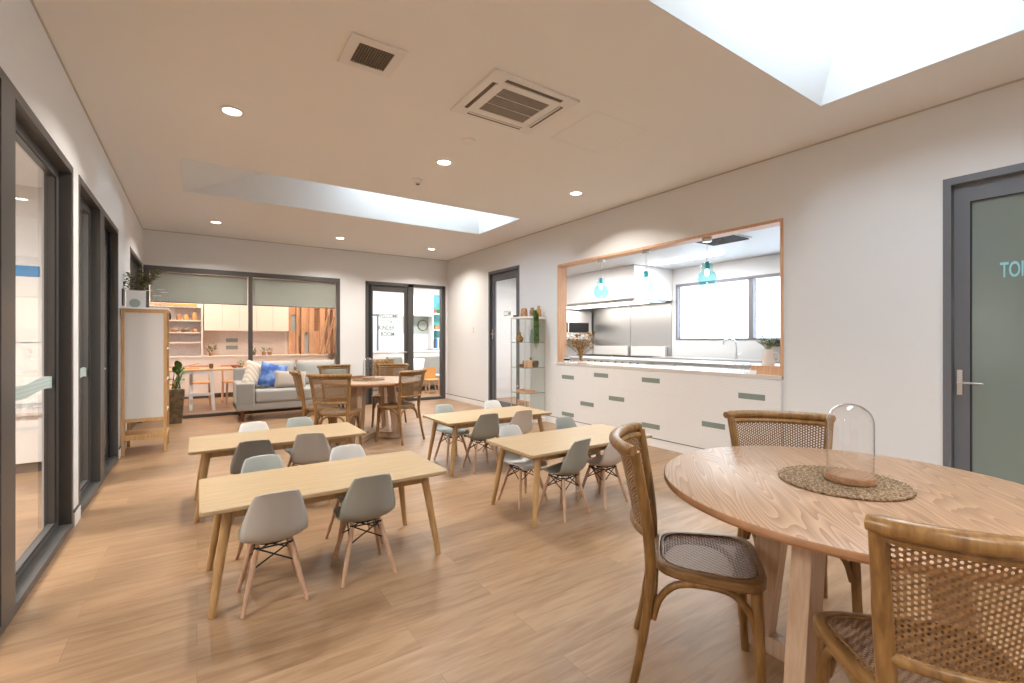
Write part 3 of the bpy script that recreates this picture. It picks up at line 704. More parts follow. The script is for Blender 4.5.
# ------------------------------------------------------------------ KIDS' TABLES
def rrect(w, d, r, n=5):
    P = []
    for cx, cy, a0 in ((w/2-r, d/2-r, 0), (-w/2+r, d/2-r, PI/2), (-w/2+r, -d/2+r, PI), (w/2-r, -d/2+r, 3*PI/2)):
        for k in range(n+1): a = a0+PI/2*k/n; P.append((cx+r*math.cos(a), cy+r*math.sin(a)))
    return P
def kid_table():
    t = empty('childrens_table', (0, 0, 0), 0, None, 'table', 'low birch tables for the children')
    MB().prism(rrect(1.225, .61, .02), .478, .50).build('tabletop', 'ltable', t, bevel=.004)
    for sx in (-1, 1):
        for sy in (-1, 1):
            MB().tube([(sx*.495, sy*.215, .478), (sx*.53, sy*.24, .25), (sx*.565, sy*.268, 0)], [.024, .021, .015], 14).build('leg', 'lleg', t, smooth=True)
    for sy in (-1, 1): MB().box(-.48, .48, sy*.225-.011, sy*.225+.011, .43, .478).build('apron', 'lleg', t)
    for sx in (-1, 1): MB().box(sx*.505-.011, sx*.505+.011, -.21, .21, .43, .478).build('apron', 'lleg', t)
    return t
kt = kid_table()
for i, (x, y, r, lab) in enumerate(((.62, 2.80, 0, 'long low birch table at front left, nearest the camera'), (.56, 4.19, .0, 'long low birch table at the left in the second row, toward the sofa'),
        (2.53, 4.18, 0, 'low birch table at the right in the second row, nearest the glass display cabinet'), (2.46, 2.80, 0, 'low birch table at front right, nearest the drawers'))):
    t = kt if i == 0 else copy_tree(kt)
    t.location = (x, y, 0); t.rotation_euler.z = r; t['label'] = lab

# ------------------------------------------------------------------ KIDS' CHAIRS (facing +X)
def kid_chair():
    t = empty('childrens_chair', (0, 0, 0), 0, None, 'chair', "moulded children's chairs around the low tables")
    DZ = .010
    prof = [(.160, .282), (.150, .296), (.120, .304), (.07, .300), (.01, .293), (-.05, .290), (-.095, .298), (-.128, .322), (-.147, .36), (-.160, .41), (-.172, .46), (-.184, .51), (-.193, .545), (-.198, .560)]
    wid = [.110, .124, .133, .139, .142, .143, .143, .145, .143, .134, .121, .107, .094, .083]
    rise = [.002, .006, .012, .018, .022, .026, .03, .03, .02, .012, .004, 0, 0, 0]
    fwd = [0, 0, 0, 0, .0, .0, .012, .028, .040, .042, .036, .026, .016, .010]
    prof = [(x, z+DZ) for x, z in prof]
    cp = spline([(x, 0, z) for x, z in prof], 2); n = len(cp)-1
    def lerp(a, f): i = min(int(f), len(a)-2); g = f-i; return a[i]*(1-g)+a[i+1]*g
    def fn(u, v):
        f = u*(len(prof)-1); p = cp[round(u*n)]; s = v*2-1
        e = abs(s)**2.4; w = lerp(wid, f)
        # round the top corners
        return (p.x+lerp(fwd, f)*e, s*w, p.z+lerp(rise, f)*e-(.012*abs(s)**5 if u > .97 else 0))
    sh = MB().grid(fn, n, 14).build('shell', SH['taupe'], t, smooth=True, solid=.006)
    sh.modifiers['solid'].offset = -1
    br = MB()
    for sx in (-1, 1):
        for sy in (-1, 1):
            a = Vector((sx*.062, sy*.07, .293)); b = Vector((sx*.137, sy*.138, 0))
            l = MB().tube([a, a.lerp(b, .3), a.lerp(b, .75), b], [.0105, .0125, .0115, .0085], 12).build('leg', 'beech', t, smooth=True)
            q = a.lerp(b, .30); br.ball(q, .0085, 1); q2 = a.lerp(b, .05); br.ball(q2, .015, 1, (1, 1, .7))
    L = {(sx, sy): (Vector((sx*.062, sy*.07, .272)), Vector((sx*.062, sy*.07, .283)).lerp(Vector((sx*.137, sy*.138, 0)), .33)) for sx in (-1, 1) for sy in (-1, 1)}
    for p, q in (((-1, -1), (-1, 1)), ((1, -1), (1, 1)), ((-1, -1), (1, -1)), ((-1, 1), (1, 1))):
        br.tube([L[p][0], L[q][1]], .0038, 6); br.tube([L[q][0], L[p][1]], .0038, 6)
        br.tube([L[p][0], L[q][0]], .0038, 6)
    br.build('wire_brace', 'wire', t, smooth=True)
    MB().lathe([(.0, .2855), (.075, .2855), (.08, .293), (0, .293)], seg=16).build('seat_mount', 'wire', t, smooth=True)
    return t
kc = kid_chair()
N90 = PI/2
chairs = [  # x, y, facing, colour, label
    (.309, 2.585, N90, 'taupe', 'taupe moulded chair on the camera side of the front left table, left seat'),
    (.762, 2.60, N90-.03, 'sage', 'grey green moulded chair on the camera side of the front left table, right seat'),
    (.335, 3.00, -N90+.04, 'paleteal', 'pale teal moulded chair on the far side of the front left table'),
    (.825, 3.00, -N90, 'white', 'white moulded chair on the far side of the front left table'),
    (.345, 3.90, N90-.06, 'dark', 'dark grey moulded chair on the near side of the second row left table'),
    (.765, 3.95, N90-.30, 'taupe', 'taupe moulded chair turned slightly at the near side of the second row left table'),
    (.40, 4.35, -N90, 'white', 'white moulded chair on the sofa side of the left table in the second row'),
    (.77, 4.40, -N90, 'paleteal', 'pale grey green moulded chair on the sofa side of the second row left table'),
    (2.33, 3.99, N90-.10, 'sage', 'grey green moulded chair on the near side of the second row right table'),
    (2.735, 3.99, N90-.06, 'cream', 'cream taupe moulded chair on the near side of the second row right table'),
    (2.23, 4.43, -N90+.05, 'paleteal', 'pale grey green moulded chair at the far left of the second row right table'),
    (2.83, 4.43, -N90, 'white', 'white moulded chair at the second row right table near the glass display cabinet'),
    (2.235, 2.635, N90+.16, 'sage', 'grey green moulded chair on the camera side of the front right table'),
    (2.645, 2.64, N90+.12, 'cream', 'pale cream moulded chair at the front right table, partly behind a cane chair'),
    (2.13, 3.00, -N90+.05, 'white', 'white moulded chair on the far side of the front right table'),
    (2.76, 3.06, -N90, 'paleteal', 'pale teal moulded chair on the far side of the front right table nearest the drawers')]
for i, (x, y, r, c, lab) in enumerate(chairs):
    t = kc if i == 0 else copy_tree(kc)
    t.location = (x, y, 0); t.rotation_euler.z = r; t['label'] = lab
    for ch in t.children:
        if ch.name.startswith('shell'):
            if i: ch.data = ch.data.copy()
            ch.data.materials[0] = SH[c]

# ------------------------------------------------------------------ ROUND TABLES
def round_table():
    t = empty('round_dining_table', (0, 0, 0), 0, None, 'table', 'round ash dining tables')
    R = .638
    MB().lathe([(0, .715), (R-.02, .715), (R-.004, .72), (R, .728)], seg=96, cap=False).build('table_underside', 'ash_edge', t, smooth=True)
    MB().lathe([(R, .728), (R, .742), (R-.003, .7455)], seg=96, cap=False).build('table_edge', 'ash_edge', t, smooth=True)
    MB().lathe([(R-.003, .7455), (R-.006, .747), (0, .747)], seg=96, cap=False).build('tabletop', 'ash', t, smooth=True)
    for k in range(4):
        c, s_ = math.cos(k*PI/2), math.sin(k*PI/2)
        P = lambda r, z: (c*r, s_*r, z)
        g = .06 if k % 2 else 0
        lg = MB()
        # plank leg leaning outward to the floor: broad across the radius, thin tangentially
        th = .031
        tx, ty = -s_*th, c*th
        def pt(r, z, q): return (c*r+tx*q, s_*r+ty*q, z)
        lg.quadbox([pt(.335-g, .07, -1), pt(.437-g, .07, -1), pt(.437-g, .07, 1), pt(.335-g, .07, 1), pt(.255-g, .715, -1), pt(.355-g, .715, -1), pt(.355-g, .715, 1), pt(.255-g, .715, 1)])
        lg.build('leg', 'ashleg', t, bevel=.003)
        lg = MB(); lg.quadbox([pt(.031 if k % 2 else 0, .0, -1), pt(.446-g, .0, -1), pt(.446-g, .0, 1), pt(.031 if k % 2 else 0, .0, 1), pt(.031 if k % 2 else 0, .07, -1), pt(.437-g, .07, -1), pt(.437-g, .07, 1), pt(.031 if k % 2 else 0, .07, 1)])
        lg.build('base_rail', 'ashleg', t, bevel=.003)
        lg = MB(); lg.quadbox([pt(.031 if k % 2 else 0, .65, -1), pt(.24, .65, -1), pt(.24, .65, 1), pt(.031 if k % 2 else 0, .65, 1), pt(.031 if k % 2 else 0, .714, -1), pt(.23, .714, -1), pt(.23, .714, 1), pt(.031 if k % 2 else 0, .714, 1)])
        lg.build('top_rail', 'ashleg', t, bevel=.003)
    return t
rt = round_table(); rt.location = (1.945, .705, 0); rt['label'] = 'large round ash dining table in the right foreground'
rt2 = copy_tree(rt); rt2.location = (1.92, 6.10, 0); rt2.rotation_euler.z = math.radians(48); rt2['label'] = 'round ash dining table in front of the sofa at the back'

def placemat(loc, lab):
    b = MB(); random.seed(11)
    r = .012
    while r < .206:
        n = max(14, int(r*2*PI/.006)); ph = random.uniform(0, 6)
        pts = []; kq = max(5, int(n/3.2))
        for i in range(n):
            a = 2*PI*i/n; w = math.sin(kq*a+ph)
            pts.append(((r+.0035*w)*math.cos(a), (r+.0035*w)*math.sin(a), .0062+.0022*math.cos(kq*a+ph)))
        b.tube(pts, .0042, 5, closed=True); r += .0075
    b.lathe([(0, .001), (.200, .001), (.200, .004), (0, .004)], seg=48)
    o = b.build('woven_placemat', 'rope', None, smooth=True, loc=loc)
    return tag(o, lab, 'placemat', 'round seagrass placemats')
placemat((1.957, .735, .747), 'round braided seagrass placemat in the middle of the foreground table')
pm = placemat((1.86, 6.10, .747), 'round braided seagrass placemat on the far dining table')
def cloche(loc, lab, s=1):
    c = empty('glass_cloche', loc, 0, lab, 'cloche', 'glass domes on wooden bases')
    MB().lathe([(0, 0), (.075, 0), (.079, .004), (.079, .021), (.075, .026), (0, .026)], seg=40).build('wooden_base', 'coaster', c, smooth=True)
    R = .072; pr_ = [(R, .026), (R, .212)]+[(R*math.cos(a), .212+R*.98*math.sin(a)) for a in [PI/2*k/9 for k in range(1, 9)]]+[(0.004, .2826)]
    inn = [(max(r-.0025, .002), z-(.0025 if z > .21 else 0)) for r, z in pr_][::-1]
    MB().lathe(pr_+inn, seg=40, cap=False).build('glass_dome', 'glass_dome', c, smooth=True)
    return c
cloche((1.965, .715, .758), 'clear glass dome on a wooden base in the middle of the foreground table')
c2 = cloche((1.86, 6.10, .758), 'clear glass dome on a wooden base on the far dining table')
# jug and small tray on the far table
o = MB().lathe([(0, .003), (.04, .003), (.05, .06), (.035, .14), (.038, .16), (.040, .16), (.038, .14), (.053, .06), (.043, 0), (0, 0)], seg=24, cap=False).build('glass_jug', 'glass', None, smooth=True, loc=(2.14, 6.40, .747))
tag(o, 'clear glass jug standing behind the dome on the far dining table', 'jug')
o = empty('serving_tray', (1.78, 6.42, .747), .2, 'small dark wooden tray at the back of the far dining table', 'tray')
box('tray_base', 'coaster', -.13, .13, -.06, .06, 0, .01, o, bevel=.002)
m = MB(); m.box(-.13, .13, -.06, -.05, .01, .035); m.box(-.13, .13, .05, .06, .01, .035); m.build('tray_rim', 'coaster', o)

# ------------------------------------------------------------------ CANE CHAIRS (facing +X)
def seat_outline(inset=0, n=48):
    P = []
    for k in range(n):
        a = 2*PI*k/n; c, s = math.cos(a), math.sin(a); e = 2/4.2
        x = math.copysign(abs(c)**e, c)*(.19-inset); q = math.copysign(abs(s)**e, s)
        w = .203+.026*(x/.19)-inset
        P.append((x, q*w))
    return P
def cane_chair():
    t = empty('cane_dining_chair', (0, 0, 0), 0, None, 'chair', 'bentwood cane dining chairs')
    MB().ringprism(seat_outline(0), seat_outline(.030), .425, .460, .008).build('seat_frame', 'bent2', t, smooth=True)
    def sfn(u, v):
        x = (u*2-1); y = (v*2-1); r = max(abs(x), abs(y)); a = math.atan2(y, x)
        if r == 0: return (0, 0, .450)
        c, s = math.cos(a), math.sin(a); e = 2/4.2
        px = math.copysign(abs(c)**e, c)*.165*r; w = .178+.026*(px/.19); py = math.copysign(abs(s)**e, s)*w*r
        return (px, py, .456-.006*(1-r*r))
    MB().grid(sfn, 16, 16, uvs=lambda a, b: tuple(sfn(a, b)[:2])).build('seat_webbing', 'cane2', t, smooth=True)
    # spline bead round the webbing
    MB().tube([(x, y, .459) for x, y in seat_outline(.034)], .0035, 6, closed=True).build('seat_bead', 'bent', t, smooth=True)
    ZT, ZB = .845, .575
    def ypost(z): return .178+.045*max(0, (z-.45)/.43)**1.2
    def xpost(z): return -.196-.055*max(0, (z-.45)/.43)**1.4
    for s in (-1, 1):
        MB().tube(spline([(-.265, s*.205, 0), (-.232, s*.192, .16), (-.205, s*.180, .34), (-.198, s*.178, .46), (xpost(.60), s*ypost(.60), .60), (xpost(.75), s*ypost(.75), .75), (xpost(.875), s*ypost(.875), .875)], 5),
                  [.0145]*6+[.0165]*8+[.020]*10+[.0185]*7, 12).build('rear_post', 'bent', t, smooth=True)
        MB().tube(spline([(.145, s*.170, .43), (.150, s*.176, .30), (.156, s*.182, .14), (.165, s*.192, 0)], 5), [.0195]*6+[.018]*5+[.015]*5, 12).build('front_leg', 'bent', t, smooth=True)
        # side arch brace
        MB().tube(spline([(-.190, s*.172, .27), (-.165, s*.174, .35), (-.105, s*.180, .408), (0, s*.185, .420), (.075, s*.182, .402), (.125, s*.178, .345), (.146, s*.174, .27)], 5), .0125, 10).build('arch_brace', 'bent', t, smooth=True)
    for xx, yy in ((.158, .160), (-.195, .158)):
        MB().tube(spline([(xx, -yy, .28), (xx-.01*(1 if xx > 0 else -1), -yy*.86, .36), (xx*.93, -yy*.5, .41), (xx*.9, 0, .422), (xx*.93, yy*.5, .41), (xx-.01*(1 if xx > 0 else -1), yy*.86, .36), (xx, yy, .28)], 5), .0115, 10).build('arch_brace', 'bent', t, smooth=True)
    def rail(z, bul, ext, n=20):
        w = ypost(z)+ext
        return [(xpost(z)-bul*(1-(2*k/n-1)**2)**.85, (2*k/n-1)*w, z) for k in range(n+1)]
    # heavy rounded crest rail rolled slightly back
    R = rail(.882, .085, .022, 24); R = [(x-.004, y, z) for x, y, z in R]
    MB().tube(R, [.017]+[.0215]*23+[.017], 14).build('crest_rail', 'bent', t, smooth=True)
    MB().tube(rail(ZT+.008, .081, 0), .0125, 8).build('panel_rail', 'bent', t, smooth=True)
    MB().tube(rail(ZB, .062, 0), .0145, 10).build('lower_rail', 'bent', t, smooth=True)
    def bfn(u, v):
        z = ZB+(ZT-ZB)*v; y = (u*2-1)*(ypost(z)-.005); b = .062+.018*v
        return (xpost(z)-b*max(0, (1-(u*2-1)**2))**.85, y, z)
    MB().grid(bfn, 24, 8, uvs=lambda a, b: (a*.46, b*.29)).build('back_webbing', 'cane', t, smooth=True)
    return t
cc = cane_chair()
cane = [(1.61, 1.06, math.radians(-52), 'cane dining chair left of the foreground table, seen from the side'),
    (2.235, 1.025, math.radians(221), 'cane dining chair behind the foreground table, its back against the drawers side'),
    (1.54, .395, math.radians(43), 'cane dining chair in the bottom right corner with its back to the camera'),
    (1.355, 5.55, math.radians(53), 'cane dining chair at the near left of the far table, back to the camera'),
    (1.27, 6.07, math.radians(-9), 'cane dining chair side on at the left of the far table beside the sofa'),
    (1.73, 6.93, math.radians(-80), 'cane dining chair between the far table and the sofa'),
    (2.36, 6.78, math.radians(236), 'cane dining chair at the back right of the far table before the glass door'),
    (2.10, 5.70, math.radians(118), 'cane dining chair at the near right of the far table, turned away')]
for i, (x, y, r, lab) in enumerate(cane):
    t = cc if i == 0 else copy_tree(cc)
    t.location = (x, y, 0); t.rotation_euler.z = r; t['label'] = lab

# ------------------------------------------------------------------ SOFA
so = empty('sofa', (0, 0, 0), 0, 'pale grey two seat fabric sofa with timber feet against the back window', 'sofa')
SX0, SX1, SY0, SY1 = .50, 2.36, 8.28, 9.10
box('base', 'sofa', SX0, SX1, SY0+.02, SY1, .165, .275, so, bevel=.02, bseg=3)
for a in (SX0, SX1-.25):
    ar = box('arm', 'sofa', a, a+.25, SY0, SY1, .17, .60, so, bevel=.025, bseg=3)
    box('arm_front', 'sofa_arm', a+.02, a+.23, SY0-.004, SY0+.004, .27, .58, ar, bevel=.003)
for a in (SX0+.255, (SX0+SX1)/2+.003):
    w = (SX1-SX0)/2-.258
    box('seat_cushion', 'sofa', a, a+w, SY0+.0, SY1-.22, .28, .485, so, bevel=.045, bseg=4)
def soft(name, mat, w, h, t, parent=None, loc=None, rot=None, n=14, pinch=.10, label=None, cat='cushion', group=None):
    b = MB()
    for side in (-1, 1):
        def fn(u, v, side=side):
            x = u*2-1; y = v*2-1; e = ((1-x**4)*(1-y**4))**.5
            px = x*w/2*(1-pinch*(1-abs(y))*abs(x)**3*.8); py = y*h/2*(1-pinch*(1-abs(x))*abs(y)**3*.8)
            return (px, side*t/2*e, py)
        b.grid(fn, n, n)
    bmesh.ops.remove_doubles(b.bm, verts=b.bm.verts, dist=1e-5)
    o = b.build(name, mat, parent, smooth=True)
    if loc: o.location = loc
    if rot: o.rotation_euler = rot
    if label: tag(o, label, cat, group)
    return o
for a, ww in ((SX0+.26, .66), (SX0+.26+.68, .66)):
    soft('back_cushion', 'sofa', ww, .46, .26, so, (a+ww/2, SY1-.17, .68), (-.12, 0, 0), pinch=.03)
box('backrest', 'sofa', SX0, SX1, SY1-.12, SY1, .27, .80, so, bevel=.025, bseg=3)
for x in (SX0+.09, SX1-.09):
    for y in (SY0+.08, SY1-.08): MB().lathe([(.018, 0), (.032, .165)], c=(x, y, 0), seg=16).build('foot', 'walnut', so, smooth=True)
for (nm, mt, w, h, t_, lo, ro, lb) in (('cushion', 'cream_cushion', .44, .44, .14, (.82, 8.62, .69), (-.35, .35, .25), 'cream pleated cushion leaning on the left arm of the sofa'),
        ('cushion', 'blue_cushion', .40, .40, .13, (1.03, 8.53, .69), (-.25, .22, .05), 'blue marbled cushion on the sofa between the cream and beige cushions'),
        ('cushion', 'beige_cushion', .48, .28, .12, (1.28, 8.44, .62), (-.25, .06, -.05), 'small oblong beige cushion on the sofa right of the blue cushion')):
    soft(nm, mt, w, h, t_, None, lo, ro, label=lb, group='loose cushions on the sofa')
soft('cushion', 'teal_cushion', .34, .30, .12, None, (2.02, 8.46, .63), (-.25, 0, 0), label='pale teal cushion at the right end of the sofa behind the chairs', group='loose cushions on the sofa')

# ------------------------------------------------------------------ STAND WITH WHITE PANEL (left)
ea = empty('display_stand', (0, 0, 0), 0, 'narrow honey timber stand with a white board side by the left wall', 'shelf stand')
x0, x1, ya, yb = -.688, -.285, 6.60, 7.15
m = MB()
for (x, y) in ((x0, ya), (x1-.03, ya), (x0, yb-.03), (x1-.03, yb-.03)):
    MB().box(x, x+.03, y, y+.03, 0, 1.615).build('post', 'easel', ea, bevel=.003)
for y in (ya, yb-.03):
    for za, zb in ((1.575, 1.615), (.36, .40)): box('panel_rail', 'easel', x0+.03, x1-.03, y, y+.03, za, zb, ea)
    box('white_panel', 'panelshade', x0+.03, x1-.03, y+.008, y+.022, .40, 1.575, ea)
for x in (x0, x1-.03):
    m = MB(); m.box(x, x+.03, ya+.03, yb-.03, 1.585, 1.615); m.box(x, x+.03, ya+.03, yb-.03, .16, .20); m.build('side_rail', 'easel', ea)
for z in (.44, .80, 1.16): box('shelf', 'white', x0+.03, x1-.005, ya+.03, yb-.03, z, z+.018, ea)
box('bottom_shelf', 'easel', x0+.03, x1-.03, ya+.03, yb-.03, .18, .20, ea)
m = MB(); m.box(x0+.03, x1-.03, ya+.002, ya+.028, .16, .215); m.build('bottom_rail', 'easel', ea)
box('top_board', 'white', x0-.008, x1+.015, ya-.015, yb+.015, 1.615, 1.632, ea, bevel=.002)
ZT = 1.632
for k, (y, z, mt, lb, cat) in enumerate(((6.72, 1.178, 'brass', 'small amber bowl on the top shelf of the timber stand', 'bowl'), (6.95, 1.178, 'terracotta', 'small brown bowl behind on the top shelf of the timber stand', 'bowl'), (6.75, .818, 'straw', 'small straw coloured basket on the middle shelf of the timber stand', 'basket'))):
    o = MB().lathe([(0, .004), (.045, .004), (.062, .055), (.066, .055), (.05, 0), (0, 0)], seg=20, cap=False).build('small_'+cat, mt, None, smooth=True, loc=(-.345, y, z)); tag(o, lb, cat)
# things on the stand
wb = empty('white_box_frame', (-.585, 6.78, ZT), .06, 'upright white panel leaning on the wall side of the stand top', 'white box')
box('box_body', 'ceramic', -.075, .10, -.015, .03, 0, .20, wb, bevel=.004); MB().lathe([(0, -.002), (.05, -.002), (.05, .002), (0, .002)], seg=20).build('grey_motif', 'txt_grey', wb).rotation_euler = (PI/2, 0, 0)
wb.children[-1].location = (0, -.017, .055)
ev = empty('eucalyptus_vase', (-.555, 6.98, ZT), 0, 'glass vase with grey green eucalyptus sprigs on the stand', 'vase of leaves')
MB().lathe([(0, .004), (.05, .004), (.055, .10), (.03, .22), (.035, .25), (.037, .25), (.033, .22), (.058, .10), (.052, 0), (0, 0)], seg=22, cap=False).build('vase', 'glass', ev, smooth=True)
random.seed(9); sm = MB(); lf = MB()
for k in range(13):
    a = random.uniform(0, 2*PI); r = random.uniform(.03, .20); hh = random.uniform(.28, .50)
    if k < 5: tp = Vector((random.uniform(.08, .22), random.uniform(-.08, .12), random.uniform(.38, .50)))
    else: tp = Vector((math.cos(a)*r-.02, math.sin(a)*r, hh))
    ax = spline([(0, 0, .05), (tp.x*.25, tp.y*.25, tp.z*.6), tuple(tp)], 6); sm.tube(ax, .002, 4)
    for q in ax[6:]:
        for e in range(4):
            b = random.uniform(0, 2*PI); lf.leaf(q, (math.cos(b), math.sin(b), random.uniform(-.2, .6)), random.uniform(.05, .08), .036)
sm.build('stems', 'leaf_grey', ev); lf.build('foliage', 'leaf_grey', ev)
for k, (x, y, r, hh, lb) in enumerate(((-.455, 6.72, .035, .20, 'tall narrow clear glass jar on the stand beside the white box'), (-.385, 6.76, .042, .15, 'middle clear glass jar on the stand top'), (-.315, 6.73, .038, .19, 'clear glass jar at the right edge of the stand top'), (-.36, 6.95, .045, .24, 'largest clear glass cylinder at the back of the stand top'))):
    o = empty('glass_jar', (x, y, ZT), 0, lb, 'jar', 'glass jars on the stand')
    MB().lathe([(0, .003), (r-.003, .003), (r-.003, hh), (r, hh), (r, 0), (0, 0)], seg=22, cap=False).build('jar_wall', 'glass', o, smooth=True)
    MB().tube([(r*math.cos(2*PI*q/20), r*math.sin(2*PI*q/20), hh) for q in range(20)], .002, 5, closed=True).build('jar_rim', 'ceramic', o, smooth=True)

# planter with strap leaves
pl = empty('potted_plant', (-.27, 8.80, 0), 0, 'tall brown square planter with a few long green strap leaves by the back window', 'potted plant')
MB().quadbox([(-.08, -.08, 0), (.08, -.08, 0), (.08, .08, 0), (-.08, .08, 0), (-.115, -.115, .50), (.115, -.115, .50), (.115, .115, .50), (-.115, .115, .50)]).build('planter', 'planter', pl, bevel=.008)
box('soil', 'soil', -.10, .10, -.10, .10, .485, .505, pl)
random.seed(21); lf = MB(); sm = MB()
for k in range(11):
    a = random.uniform(0, 2*PI); r = random.uniform(.05, .22); hh = random.uniform(.70, 1.02)
    b = Vector((random.uniform(-.06, .06), random.uniform(-.06, .06), .52)); tp = Vector((math.cos(a)*r, math.sin(a)*r, hh))
    mid = b.lerp(tp, .5)+Vector((0, 0, .04)); sm.tube([b, mid], .006, 6)
    d = (tp-mid); sd = d.cross(Vector((0, 0, 1))).normalized()*.042
    def fn(u, v, mid=mid, tp=tp, sd=sd): w = math.sin(PI*min(1, u*.93+.05))**.8; p = mid.lerp(tp, u); return p+sd*(v*2-1)*w+Vector((0, 0, -.06*u*u+.01*abs(v*2-1)))
    lf.grid(fn, 8, 2)
sm.build('stems', 'leaf', pl); lf.build('leaves', 'leaf', pl, smooth=True)

# ------------------------------------------------------------------ GLASS DISPLAY CABINET
gx0, gx1, gy0, gy1 = 4.10, 4.495, 5.72, 6.10
gc = empty('glass_display_cabinet', (0, 0, 0), 0, 'tall narrow glass display cabinet against the right wall beside the far door', 'display cabinet')
box('base', 'white', gx0, gx1, gy0, gy1, .0, .07, gc, bevel=.003); box('top', 'ceramic', gx0, gx1, gy0, gy1, 1.60, 1.63, gc, bevel=.003)
for (a, b, c, d) in ((gx0+.012, gx1-.012, gy0, gy0+.004), (gx0+.012, gx1-.012, gy1-.004, gy1), (gx0, gx0+.004, gy0+.012, gy1-.012), (gx1-.004, gx1, gy0+.012, gy1-.012)):
    box('glass_side', 'glass_green', a, b, c, d, .07, 1.60, gc)
for x in (gx0+.006, gx1-.006):
    for y in (gy0+.006, gy1-.006): MB().tube([(x, y, .07), (x, y, 1.60)], .006, 6).build('post', 'nickel', gc)
for z in (.45, .84, 1.23):
    s_ = box('shelf', 'glass_green', gx0+.01, gx1-.01, gy0+.008, gy1-.008, z, z+.006, gc)
    m = MB(); m.box(gx0+.008, gx0+.011, gy0+.008, gy1-.008, z-.001, z+.007); m.box(gx0+.01, gx1-.01, gy0+.005, gy0+.008, z-.001, z+.007); m.build('shelf_edge', plain('dark_glass_edge', (.16, .22, .20), .3), s_)
def lt(name, mat, prof, loc, lab, cat, grp=None, seg=22, sc=(1, 1)):
    o = MB().lathe(prof, seg=seg, cap=False, sx=sc[0], sy=sc[1]).build(name, mat, None, smooth=True, loc=loc); return tag(o, lab, cat, grp)
lt('wooden_vase', 'terracotta', [(0, 0), (.055, 0), (.058, .02), (.05, .10), (.04, .13), (.03, .13), (.03, .10), (0, .09)], (4.20, 5.88, 1.63), 'squat brown timber vase on top of the glass cabinet', 'vase')
lt('amber_bottle', 'brass', [(0, 0), (.045, 0), (.048, .02), (.045, .10), (.022, .14), (.022, .165), (.03, .17), (.02, .175), (0, .17)], (4.425, 5.80, 1.63), 'tall amber bottle vase on top of the glass cabinet at its right', 'vase')
lt('dark_bottle', 'coaster', [(0, 0), (.04, 0), (.042, .10), (.026, .125), (.028, .15), (0, .15)], (4.40, 5.94, 1.63), 'dark brown vase behind the squat vase on the glass cabinet', 'vase')
lt('small_dish', 'walnut', [(0, .003), (.035, .003), (.05, .03), (.054, .03), (.04, 0), (0, 0)], (4.17, 6.05, 1.63), 'small dark dish at the left edge of the glass cabinet top', 'dish')
tr = empty('trailing_plant', (4.305, 5.80, 1.63), PI/2, 'green trailing plant spilling down the front of the glass cabinet', 'trailing plant')
MB().lathe([(0, 0), (.04, 0), (.05, .07), (.045, .07), (0, .055)], seg=18).build('pot', 'terracotta', tr, smooth=True)
random.seed(31); lf = MB(); sm = MB()
for k in range(60):
    yy = random.uniform(-.045, .045); L_ = random.uniform(.28, .52)*(1-abs(yy)*5); x_ = -.085-random.uniform(0, .03)
    P = spline([(random.uniform(-.02, .02), yy*.5, .06), (x_*.7, yy*.8, .10-abs(yy)*.6), (x_, yy, -.05), (x_-.004, yy*1.1, -L_)], 6)
    sm.tube(P, .0018, 4)
    for q in P[3:]:
        for e in range(2):
            b = random.uniform(0, 2*PI); lf.leaf(q, (math.cos(b)*.5-.5, math.sin(b)*.6, -.5), .028, .008)
sm.build('strands', 'trail', tr); lf.build('foliage', 'trail', tr)
# shelf contents
lt('blue_grey_vase', 'skyblue', [(0, .004), (.03, .004), (.045, .06), (.03, .12), (.02, .19), (.024, .20), (0, .19)], (4.40, 5.95, 1.236), 'pale blue vase at the left back of the upper glass shelf', 'vase')
lt('straw_basket', 'straw', [(0, 0), (.05, 0), (.065, .06), (.055, .10), (0, .09)], (4.33, 6.00, .846), 'straw basket at the left back of the middle glass shelf', 'basket')
lt('green_figurine', 'trail', [(0, 0), (.03, 0), (.035, .05), (.015, .10), (.02, .14), (0, .16)], (4.36, 5.92, .846), 'slim green ornament between the bowl and the dark pot on the middle glass shelf', 'ornament')
lt('woven_gourd', 'straw', [(0, 0), (.04, 0), (.06, .03), (.058, .07), (.03, .10), (.018, .13), (.02, .16), (0, .165)], (4.20, 6.00, 1.236), 'woven gourd basket on the upper glass shelf', 'basket')
lt('clear_bottle', 'glass', [(0, .003), (.045, .003), (.05, .12), (.03, .19), (.032, .26), (.034, .26), (.033, .19), (.053, .12), (.048, 0), (0, 0)], (4.26, 5.88, 1.236), 'tall clear glass bottle on the upper glass shelf', 'bottle')
lt('brown_jug', 'coaster', [(0, 0), (.035, 0), (.045, .05), (.025, .10), (.028, .13), (0, .13)], (4.38, 5.80, 1.236), 'dark brown jug at the back of the upper glass shelf', 'jug')
tag(box('timber_block', 'timber', 4.16, 4.26, 5.745, 5.83, .846, .96, bevel=.004), 'square timber block on the middle glass shelf', 'block')
lt('wooden_bowl', 'coaster', [(0, .004), (.03, .004), (.075, .05), (.079, .05), (.04, 0), (0, 0)], (4.20, 5.92, .846), 'shallow brown bowl on the middle glass shelf', 'bowl')
lt('clear_jar', 'glass', [(0, .003), (.04, .003), (.04, .15), (.043, .15), (.043, 0), (0, 0)], (4.20, 6.03, .846), 'clear glass jar at the left of the middle glass shelf', 'jar')
lt('grey_pot', 'planter', [(0, 0), (.04, 0), (.05, .06), (.04, .10), (0, .095)], (4.38, 5.82, .846), 'dark brown pot at the back of the middle glass shelf', 'pot')
o = empty('toy_tray', (4.22, 5.89, .456), 0, 'low timber tray of small toys on the lower glass shelf', 'tray')
